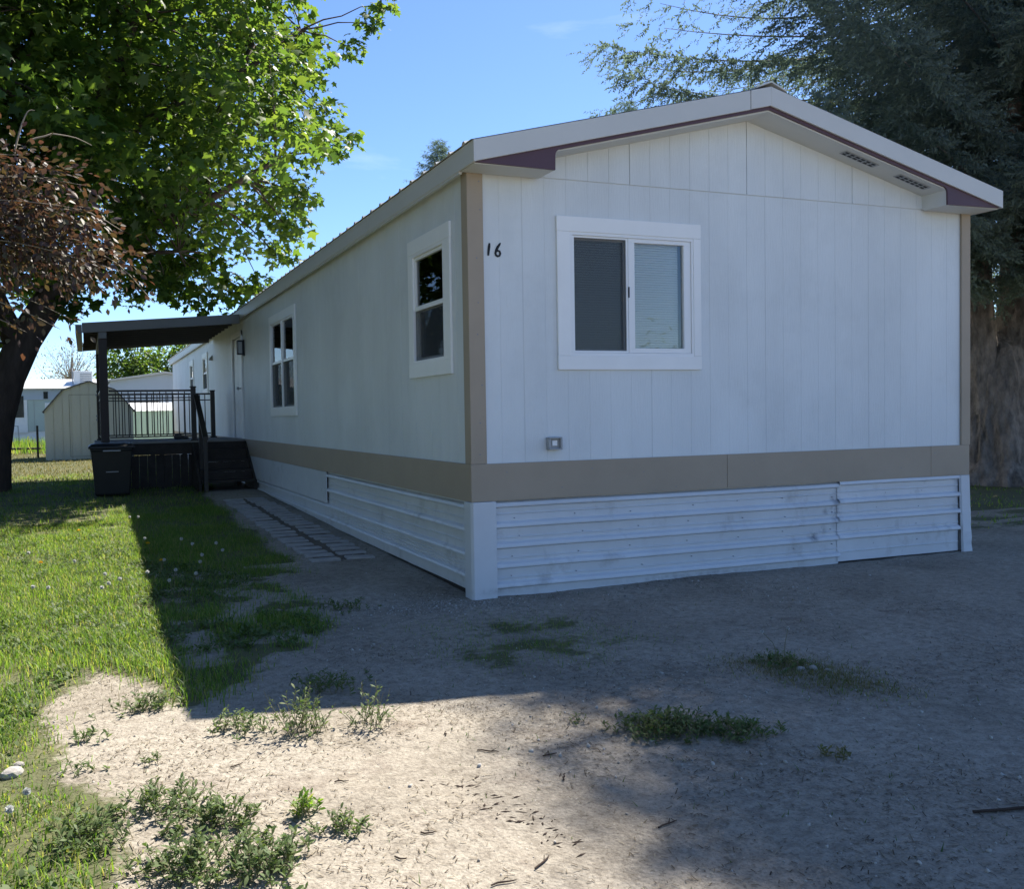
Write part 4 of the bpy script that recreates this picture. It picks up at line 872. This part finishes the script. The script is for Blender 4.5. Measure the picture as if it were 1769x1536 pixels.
bark_tube(bk, [(CX + .20, CY - .05, 1.2), (CX + .42, CY - .1, 2.5), (CX + .58, CY - .1, 4.0), (CX + .7, CY, 8), (CX + .6, CY, 13)], [.38, .34, .32, .22, .05], 64, .12)
bk.build('trunk', 'cbark', sp, smooth=True)
bw.build('branches', 'cbark', sp, kind='stuff')
# two more spruces far behind, sharing the foliage
for (x, yv, zt, lab, rz) in ((14.0, 36.0, 15.0, 'dark spruce top showing above the middle of the roof line', .5), (23.6, 34.0, 17.3, 'distant spruce tip just above the gable left slope', 1.9)):
    t2 = thing('spruce_tree', (x, yv, .3), lab, 'tree'); sc = (zt - .3) / 18.9
    o = D.objects.new('crown', needle_me); COL.objects.link(o); o.parent = t2
    mw = Matrix.Translation((0, 0, 0)) @ Matrix.Rotation(rz, 4, 'Z') @ Matrix.Diagonal((sc * .85, sc * .85, sc, 1)) @ Matrix.Translation((-CX, -CY, 0)); o.matrix_local = mw
    MB().tube([(x, yv, .1), (x, yv, zt * .9)], [.4, .05], 10).build('trunk', 'cbark', t2)

def small_tree(name, x, yv, h, r, lab, leaf, lm, n=60, per=60, base=.35, dense=True):
    t2 = thing(name, (x, yv, float(H(x, yv))), lab, 'tree' if h > 2 else 'shrub'); bb = MB(); z0 = float(H(x, yv))
    bb.tube([(x, yv, z0 - .1), (x, yv, z0 + h * .5), (x + .1, yv, z0 + h * .8)], [.035 * h, .025 * h, .008 * h], 7)
    c = []; 
    for i in range(n):
        d = unit(rng.normal(size=3)); c.append(np.array((x, yv, z0 + h * (base + (1 - base) / 2))) + d * rng.random() ** .5 * np.array((r, r, h * (1 - base) / 2)))
        bb.tube(curve_pts((x, yv, z0 + h * random.uniform(.25, .6)), c[-1], .08, 4, .06), [.012 * h / 3, .010 * h / 3, .008 * h / 3, .006 * h / 3, .004 * h / 3], 4, 0, False)
    bb.build('trunk', lm if not dense else 'bark', t2)
    V, F = leaf_cloud(np.array(c), np.full(n, r * .30), np.full(n, per), leaf, .8, .3, 1, .3, LEAF4); mesh_obj('crown', np_mesh('crown', V, F), lm if dense else 'stem', t2)
small_tree('small_tree', .0, 56, 6.2, 2.2, 'green tree beyond the pale blue home', .30, 'maple', 50, 60)
small_tree('small_tree', 3.2, 58, 7.2, 2.6, 'darker green tree beside the far end of the home', .30, 'maple', 50, 60)
small_tree('bare_bush', -3.6, 52, 6.2, 2.2, 'thin pale twiggy tree behind the rooftop cooler', .12, 'drytwig', 150, 12, .2, False)
small_tree('shrub', 21.4, 11.6, 1.7, .9, 'sunlit green shrub beside the plum skirting at right', .12, 'maple', 40, 60, .05)
# far belts of trees, and an added near row that darkens the side wall
WT = (np.array([(0, 0, 0), (.10, .35, .03), (.13, .65, .02), (0, 1, -.05), (-.13, .65, .02), (-.10, .35, .03)]), np.array([(0, 1, 5), (1, 2, 5), (2, 4, 5), (2, 3, 4)]))
def belt(name, pts, lab, size=.40, wide=1.0, sx=2.2, mt='maple'):
    c = []
    for (x, yv, hh) in pts:
        for i in range(11): c.append((x + rng.normal() * sx, yv + rng.normal() * 1.5, rng.uniform(.1, 1) * hh))
    V, F = leaf_cloud(np.array(c), np.full(len(c), 1.5), np.full(len(c), 40), size, .9, .2, 1, .3, (WT[0] * np.array((wide, 1, 1)), WT[1]))
    mesh_obj(name, np_mesh(name, V, F), mt, label=lab, cat='woodland', kind='stuff')
belt('tree_belt', [(-10.8 + .8 * math.sin(yv * 2), yv, 10.5 + 2 * random.random()) for yv in np.arange(-7, 8.5, 1.4)], 'added unseen row of tall trees at left that blocks sky light', .7, 2.0, .8, 'needle')  # unseen near row, put in to cut sky light on the long side
belt('tree_belt', [(x, -46 + 5 * math.sin(x), 4 + 4 * random.random()) for x in np.arange(-60, 62, 4.2)], 'belt of trees across the road behind the viewer')
belt('tree_belt', [(-75 + 4 * math.sin(yv), yv, 5 + 4 * random.random()) for yv in np.arange(-40, 110, 5)] + [(x, 115, 4 + 3 * random.random()) for x in np.arange(-70, 80, 5)], 'distant belt of trees along the horizon behind the homes')

# ------------------------------------------------------------------ grass, weeds, litter
def blades(n, box, hgt, wid, density_fn, name, mt, label, seg=2, lean=.5, hvar=None, jit=.08):
    x = rng.uniform(box[0], box[1], n); yv = rng.uniform(box[2], box[3], n); jx = rng.normal(size=n) * jit; jy = rng.normal(size=n) * jit * 1.3; keep = rng.random(n) < density_fn(x + jx, yv + jy)
    x, yv = x[keep], yv[keep]; n = len(x); z = H(x, yv) - .004
    hh = hgt * rng.uniform(.5, 1.35, n) * (hvar(x, yv) if hvar else 1)
    a = rng.uniform(0, 2 * math.pi, n); d = np.stack([np.cos(a), np.sin(a), np.zeros(n)], 1); sd_ = np.stack([-np.sin(a), np.cos(a), np.zeros(n)], 1)
    ln = lean * rng.uniform(.2, 1.6, n); b0 = np.stack([x, yv, z], 1); w = wid * rng.uniform(.7, 1.3, n)
    up = np.array([0, 0, 1.0])
    if seg == 1:
        V = np.stack([b0 - sd_ * w[:, None], b0 + sd_ * w[:, None], b0 + up * hh[:, None] + d * (hh * ln)[:, None]], 1); F = np.arange(3 * n).reshape(-1, 3)
    else:
        mdp = b0 + up * (hh * .6)[:, None] + d * (hh * ln * .35)[:, None]
        V = np.stack([b0 - sd_ * w[:, None], b0 + sd_ * w[:, None], mdp - sd_ * (w * .8)[:, None], mdp + sd_ * (w * .8)[:, None], b0 + up * (hh * (1 - .2 * ln))[:, None] + d * (hh * ln)[:, None]], 1)
        F = (np.array([(0, 1, 3), (0, 3, 2), (2, 3, 4)])[None] + (np.arange(n) * 5)[:, None, None]).reshape(-1, 3)
    mesh_obj(name, np_mesh(name, V.reshape(-1, 3), F), mt, label=label, cat='grass', kind='stuff')
patchy = lambda x, y: np.where((x > -2.35 + .25 * (fbm(x, y, 2, 71) - .5)) & (y < 2.2), np.clip((fbm(x, y, 5.0, 73, 5) - np.where(x > -1, .30, .40)) * 6, .04, 1), 1)
noisy = lambda x, y: patchy(x, y) * np.clip(lawn_density(x, y) * (.02 + 2.6 * np.clip(fbm(x, y, 2.8, 21) - .27, 0, 1)), 0, 1)
hv = lambda x, y: .35 + 1.6 * np.clip(fbm(x, y, 2.4, 25) - .15, 0, 1)
blades(290000, (-5.0, -1.0, -4.2, 6.8), .062, .0025, lambda x, y: np.where(inpoly(x, y, LAWN), 1, 0) * noisy(x, y), 'lawn_grass', 'grass', 'bright green grass of the sunlit lawn strip', 2, .7, hv)
blades(20000, (.4, 1.4, -3.4, -2.1), .026, .0022, lambda x, y: np.where(blur_in(x, y, BROWN, .10, 9), .7, 0), 'dry_patch', 'drygrass', 'brown dry grass patch in the shaded dirt drive', 1, 1.2)
blades(70000, (-1.2, 1.4, -3.4, -.4), .028, .0020, lambda x, y: noisy(x, y) * .8, 'thin_grass', 'grass', 'thin short grass in the dirt before the home', 1, .8, None, .13)
blades(80000, (-2.6, -.6, .8, 7.5), .055, .0026, lambda x, y: np.where(inpoly(x, y, LAWN), 0, 1) * noisy(x, y), 'path_grass', 'grass', 'dark shaded grass beside the paver path', 1, .7)
blades(90000, (-14, -.3, 6, 16), .060, .005, lambda x, y: noisy(x, y), 'shaded_grass', 'grass', 'shaded grass around the porch and bin', 1, .7)
blades(110000, (-22, 0, 13, 42), .060, .009, lambda x, y: np.where(x < -.2, .9, 0), 'rear_lawn', 'drygrass', 'dry yellowish rear lawn around the garden shed', 1, .7)
blades(40000, (5.8, 24, .6, 13), .05, .008, lambda x, y: noisy(x, y), 'side_grass', 'grass', 'dim grass at the foot of the spruce', 1, .7)
blades(9000, (-13, -4.2, 29.5, 38), .45, .02, lambda x, y: fbm(x, y, .5, 3) * .9, 'tall_weeds', 'grass', 'tall green weeds along the far rail', 1, .35)
# broad-leaved weeds and pale stalks within the lawn
xw, yw = rng.uniform(-4.6, -1.3, 5200), rng.uniform(-4.0, 6.5, 5200); kk = inpoly(xw, yw, LAWN) & (lawn_density(xw, yw) > 0) & (fbm(xw, yw, 1.6, 91) > .52); xw, yw = np.repeat(xw[kk], 9), np.repeat(yw[kk], 9); nw = len(xw)
xw = xw + rng.normal(size=nw) * .02; yw = yw + rng.normal(size=nw) * .02; aw = rng.uniform(0, 6.283, nw); dw = np.stack([np.cos(aw), np.sin(aw), rng.uniform(.2, 1.2, nw)], 1)
ax, ay, az_ = frames(dw, np.tile((0, 0, 1.0), (nw, 1))); sw = rng.uniform(.018, .045, nw)[:, None]
V, F = stamp(WT[0] * np.array((2.0, 1, 1)), WT[1], np.stack([xw, yw, H(xw, yw) + rng.uniform(.0, .035, nw)], 1), ax * sw, ay * sw, az_ * sw)
mesh_obj('lawn_weeds', np_mesh('lawn_weeds', V, F), 'weed', label='broad-leaved weeds mixed through the sunlit lawn', cat='weeds', kind='stuff')
blades(5000, (-4.8, -2.2, -3.6, 6.6), .13, .0013, lambda x, y: np.where(inpoly(x, y, LAWN), 1, 0) * np.clip(fbm(x, y, 1.2, 95) - .35, 0, 1) * 1.6, 'grass_stalks', 'stem', 'pale dry grass stalks sticking up from the lawn', 2, .8)
# sparse seedlings on the dirt
blades(26000, (-3.0, 2.2, -4.9, 3.4), .020, .0030, lambda x, y: .03 + .55 * np.clip(fbm(x, y, 1.1, 41) - .55, 0, 1) * 2, 'dirt_sprouts', 'weed', 'tiny scattered sprouts on the dirt drive', 1, 1.3)
# litter and pebbles
def scatter(n, box, fn): 
    x = rng.uniform(box[0], box[1], n); yv = rng.uniform(box[2], box[3], n); k = rng.random(n) < fn(x, yv); return x[k], yv[k]
x, yv = scatter(75000, (-3.2, 3.2, -5.0, 1.5), lambda x, y: (1 - lawn_density(x, y)) * np.clip(.12 + 3.2 * (fbm(x, y, 1.7, 51) - .45), .03, 1))
n = len(x); a = rng.uniform(0, 2 * math.pi, n); ln = rng.uniform(.003, .014, n) * np.where(rng.random(n) < .04, 2.4, 1); ww = rng.uniform(.0008, .0024, n); z = H(x, yv) + .004
d = np.stack([np.cos(a), np.sin(a), rng.normal(size=n) * .15], 1) * ln[:, None]; sd_ = np.stack([-np.sin(a), np.cos(a), np.zeros(n)], 1) * ww[:, None]; c = np.stack([x, yv, z], 1)
V = np.stack([c - d - sd_, c - d + sd_, c + d + sd_, c + d - sd_], 1).reshape(-1, 3); mesh_obj('dry_litter', np_mesh('dry_litter', V, np.arange(4 * n).reshape(-1, 4)), 'litter', label='dry needles and straw bits strewn over the dirt', cat='litter', kind='stuff')
OCT = (np.array([(1, 0, 0), (-1, 0, 0), (0, 1, 0), (0, -1, 0), (0, 0, .7), (0, 0, -.6), ], float), np.array([(0, 2, 4), (2, 1, 4), (1, 3, 4), (3, 0, 4), (2, 0, 5), (1, 2, 5), (3, 1, 5), (0, 3, 5)]))
x, yv = scatter(60000, (-3.2, 6.5, -5.0, 3.0), lambda x, y: (1 - lawn_density(x, y)) * np.clip(.12 + 1.3 * (fbm(x, y, .8, 61) - .45), .03, 1) * (1 - ((x > -.03) & (x < 5.4) & (y > -.04))))
xb = rng.normal(-.2, .45, 2600); yb = rng.normal(-.10, .22, 2600); k = (yb < -.05) | (xb < -.06); x = np.concatenate([x, xb[k]]); yv = np.concatenate([yv, yb[k]])
n = len(x); q = unit(rng.normal(size=(n, 3))); ax, ay, az_ = frames(q, unit(rng.normal(size=(n, 3)))); s = (rng.lognormal(-5.5, .5, n)).clip(.0018, .016)[:, None]
V, F = stamp(OCT[0], OCT[1], np.stack([x, yv, H(x, yv) + s[:, 0] * .2], 1), ax * s, ay * s * rng.uniform(.6, 1.1, (n, 1)), az_ * s)
mesh_obj('gravel', np_mesh('gravel', V, F), 'pebble', label='small pale gravel scattered over the dirt', cat='gravel', kind='stuff')
# tyre-churned soil clods
cl = MB(); cx = []; 
for tr in range(3):
    for i in range(26):
        t = i / 25; px = -1.55 + .14 * t + tr * .045 + random.gauss(0, .035); py = -3.22 - .66 * t - tr * .02 + random.gauss(0, .035); cx.append((px, py))
cx = np.array(cx); n = len(cx); a = rng.normal(.25, .5, n); ax = np.stack([np.cos(a), np.sin(a), np.zeros(n)], 1); ay = np.stack([-np.sin(a), np.cos(a), np.zeros(n)], 1); az_ = np.tile((0, 0, 1.0), (n, 1))
V, F = stamp(OCT[0], OCT[1], np.stack([cx[:, 0], cx[:, 1], H(cx[:, 0], cx[:, 1])], 1), ax * rng.uniform(.004, .030, (n, 1)), ay * rng.uniform(.002, .006, (n, 1)), az_ * rng.uniform(.003, .010, (n, 1)))
mesh_obj('tyre_track', np_mesh('tyre_track', V, F), 'twig', label='churned dark clods of a tyre track in sunlit dirt', cat='tyre track', kind='stuff')

# weed clumps, each one a thing
def weed(x, yv, r, n, lab, h=.09, ls=.055, group=None, ell=1.0, rot=0., mt='weed'):
    z = float(H(x, yv)); t2 = thing('weed_clump', (x, yv, z), lab, 'weed', group)
    ns = max(4, n // 6); sx = rng.normal(size=(ns, 2)) * r * .5; sx[:, 1] *= ell; ca, sa = math.cos(rot), math.sin(rot); sx = sx @ np.array([[ca, sa], [-sa, ca]])
    bb = MB(); P = []; Dd = []
    for i in range(ns):
        bx, by = x + sx[i, 0], yv + sx[i, 1]; bz = float(H(bx, by)); hh = h * random.uniform(.5, 1.3) * math.exp(-(sx[i] @ sx[i]) / (1.6 * r * r)); ox, oy = random.uniform(-.5, .5) * h, random.uniform(-.5, .5) * h
        top = Vector((bx + ox, by + oy, bz + hh)); base = Vector((bx, by, bz - .004)); bb.tube([base, base.lerp(top, .5) + Vector((0, 0, .004)), top], [.0018, .0015, .001], 3, 0, False)
        for k in range(9):
            tt = random.uniform(.15, 1); P.append(tuple(base.lerp(top, tt))); aa = random.uniform(0, 6.28); Dd.append((math.cos(aa), math.sin(aa), random.uniform(.1, 1.1)))
    bb.build('stems', 'stem', t2, kind='stuff')
    P = np.array(P); Dd = np.array(Dd); m_ = len(P); ax, ay, az_ = frames(Dd, np.tile((0, 0, 1.0), (m_, 1)) + rng.normal(size=(m_, 3)) * .3); s = (ls * .62 * rng.uniform(.5, 1.2, m_))[:, None]
    V, F = stamp(WT[0], WT[1], P, ax * s * 1.25, ay * s, az_ * s); mesh_obj('leaves', np_mesh('leaves', V, F), mt, t2)
weed(-2.62, -3.10, .16, 420, 'upper leafy weed clump of the cluster in bottom foreground', .09, .055, None, 1.5, .3)
weed(-2.44, -3.27, .11, 300, 'round bright weed clump right beside the tall foreground cluster', .09, .055)
weed(-2.36, -3.66, .17, 620, 'big green weed mat at the bottom edge of the photo', .10, .055)
weed(-2.57, -3.60, .14, 420, 'grey-green weed clump left half of the bottom edge mat', .10, .055)
weed(-2.05, -3.50, .075, 170, 'small dark solitary weed rosette right of the foreground clumps', .06, .045)
weed(-2.13, -3.33, .055, 90, 'thin grassy tuft just above the small weed rosette', .08, .06, mt='grass')
weed(-1.98, -2.45, .15, 300, 'tall pale weed cluster standing at the edge of the house shadow', .20, .05)
weed(-1.62, -2.50, .11, 170, 'pale weed right of the tall cluster on the shadow edge', .17, .045)
weed(-2.24, -2.28, .15, 240, 'low weed patch at the left corner of the house shadow', .07, .05)
weed(-2.60, -1.80, .17, 330, 'low grey-green weeds at the lower end of the lawn strip', .07, .05, None, .6)
weed(-2.86, -2.14, .08, 80, 'sparse flattened weed on the bare dirt near the lawn', .05, .05)
weed(-2.64, -2.56, .05, 36, 'tiny lone sprig in the middle of the sunlit dirt', .05, .04)
weed(-2.92, -2.50, .07, 50, 'thin sprig beside the lawn margin at left', .05, .045)
weed(-.40, -3.12, .24, 1100, 'dense dark green weed mat in the shade right of centre', .08, .05, None, .6, -.35)
weed(-.15, -3.28, .15, 420, 'right-hand tail of the shaded dark green weed mat', .06, .05)
weed(.84, -2.46, .15, 260, 'dim weed tuft at the near end of the brown patch', .06, .045)
weed(.06, -3.66, .07, 60, 'small brownish weed low in the shaded dirt', .04, .045, mt='drygrass')
weed(-.70, -2.83, .035, 40, 'lone sprig left of the shaded weed mat', .05, .035)
weed(-2.90, -3.25, .17, 380, 'dark green weeds at the lower lawn corner', .08, .055)
weed(-1.68, -1.85, .22, 300, 'shaded weed patch inside the left part of the house shadow', .07, .05)
weed(-1.05, .10, .20, 240, 'shaded weeds on the dirt near the home corner', .05, .05)
# dandelions
def dandelion(x, yv, h, lab, group, head='fluff', r=.016, lean=None):
    z = float(H(x, yv)); t2 = thing('dandelion', (x, yv, z), lab, 'dandelion', group); lx, ly = lean or (random.uniform(-.25, .25) * h, random.uniform(-.25, .25) * h)
    top = Vector((x + lx, yv + ly, z + h)); MB().tube([(x, yv, z - .01), (x + lx * .3, yv + ly * .3, z + h * .55), top], [.0022, .002, .0017], 5).build('stem', 'stem', t2)
    n = 130 if head == 'fluff' else 46; d = unit(rng.normal(size=(n, 3)))
    if head != 'fluff': d[:, 2] = np.abs(d[:, 2]) * .5 + .15; d = unit(d)
    ax, ay, az_ = frames(d, unit(rng.normal(size=(n, 3)))); rr = r * rng.uniform(.85, 1.08, n)[:, None]
    tv = np.array([(-.02, 0, 0), (.02, 0, 0), (.20, 1, 0), (-.20, 1, 0)]); V, F = stamp(tv, np.array([(0, 1, 2, 3)]), np.tile(tuple(top), (n, 1)), ax * rr, ay * rr, az_ * rr)
    mesh_obj('seed_head' if head == 'fluff' else 'flower', np_mesh('head', V, F), head, t2)
for (x, yv) in ((-3.28, 1.15), (-3.20, 1.25), (-2.75, 1.1), (-2.71, 1.32), (-2.65, 1.30), (-2.74, 1.7), (-2.40, 1.5), (-3.0, 2.6), (-3.4, 3.2)):
    dandelion(x, yv, random.uniform(.10, .17), 'white dandelion seed head in the sunlit lawn', 'dandelion clocks in sunlit grass', r=.016)
for (x, yv) in ((-2.36, 5.3), (-2.34, 3.5), (-2.31, 4.9), (-2.25, 2.1), (-2.2, 1.3), (-2.24, 1.0)):
    dandelion(x, yv, random.uniform(.14, .24), 'pale dandelion gone to seed along the shadow edge of the lawn', 'dandelions along the shadow edge', r=.015)
for (x, yv) in ((-2.06, 2.5), (-1.97, 2.3), (-1.85, 1.9), (-1.92, 1.6), (-1.70, 2.3), (-1.68, 2.1), (-2.07, 1.2)):
    dandelion(x, yv, random.uniform(.16, .28), 'tall grey dandelion seed head standing in the house shadow', 'dandelion clocks in the shade', r=.016)
for (x, yv) in ((-2.27, 3.3), (-2.24, 2.2), (-2.96, 4.6), (-3.31, 2.5)): dandelion(x, yv, .12, 'yellow dandelion flower in the lawn', 'yellow dandelions', 'yellow', .020)
for (x, yv) in ((-3.10, -2.92), (-3.13, -3.10)): dandelion(x, yv, .09, 'white dandelion seed head at the left edge low in the lawn', 'dandelions at the left edge', r=.015)
for (x, yv, l) in ((.92, -2.36, (-.10, .02)), (.96, -2.36, (.06, .03))): dandelion(x, yv, .17, 'dry dandelion stalk in the shaded brown patch', 'dry dandelion stalks', r=.010, lean=l)
# stones
def stone(x, yv, r, lab):
    import bmesh
    me = D.meshes.new('stone'); bm_ = bmesh.new(); bmesh.ops.create_icosphere(bm_, subdivisions=2, radius=r)
    ox = random.random() * 50
    for v in bm_.verts: v.co = Vector((v.co.x * 1.25, v.co.y * .95, v.co.z * .7)) * (1 + .35 * (float(fbm(v.co.x / r * 1.3 + ox, v.co.y / r * 1.3 + v.co.z / r, .8, 5)) - .5))
    bm_.to_mesh(me); bm_.free(); mesh_obj('stone', me, 'stone', loc=(x, yv, float(H(x, yv)) + r * .2), rot=(0, 0, random.random() * 6), label=lab, cat='stone')
stone(-3.19, -2.47, .040, 'pale larger stone at the left edge of the dirt'); stone(-3.17, -2.37, .022, 'small stone just above the pale larger one')
for (x, yv, r, l) in ((.88, -2.58, .022, 'leftmost pale pebble in the brown patch'), (.95, -2.60, .026, 'largest pale pebble in the brown patch'), (1.0, -2.66, .018, 'rightmost pale pebble in the brown patch')): stone(x, yv, r, l)
# fallen twigs
def twig(x, yv, ln, ang, lab, group=None, r=.003, fork=False):
    z = float(H(x, yv)) + r + .003; c, s = math.cos(ang), math.sin(ang); pts = [(x + c * ln * t + random.uniform(-.008, .008), yv + s * ln * t + random.uniform(-.008, .008), float(H(x + c * ln * t, yv + s * ln * t)) + r + .003) for t in (-.5, -.2, .1, .35, .5)]
    b = MB(); b.tube(pts, [r, r * 1.1, r, r * .8, r * .5], 5)
    if fork: b.tube([pts[2], (pts[2][0] + c * ln * .2 - s * ln * .12, pts[2][1] + s * ln * .2 + c * ln * .12, z + .01)], [r * .7, r * .4], 4)
    mesh_obj('twig', b.mesh('twig'), 'twig', label=lab, cat='twig', group=group)
for (x, yv, ln, an) in ((-1.26, -3.02, .10, -.7), (-1.03, -3.17, .07, .1), (-1.77, -3.64, .05, -.3), (-1.50, -3.98, .10, .5), (-1.67, -4.05, .08, -.2), (-1.92, -3.78, .05, -.6), (-1.94, -3.09, .05, -.3), (-1.1, -3.4, .06, .9), (-2.3, -2.75, .05, .3), (-1.35, -2.75, .05, 1.2)):
    twig(x, yv, ln, an, 'short dark twig lying on the sunlit dirt', 'twigs on the sunlit dirt', fork=ln > .08)
twig(.26, -4.33, .36, -.30, 'long dark stick lying in the shade at the right edge', None, .0055)
twig(-.97, -3.92, .10, .2, 'dark twig where the tree shadow begins', None, .003, True)
print('objects', len(D.objects))
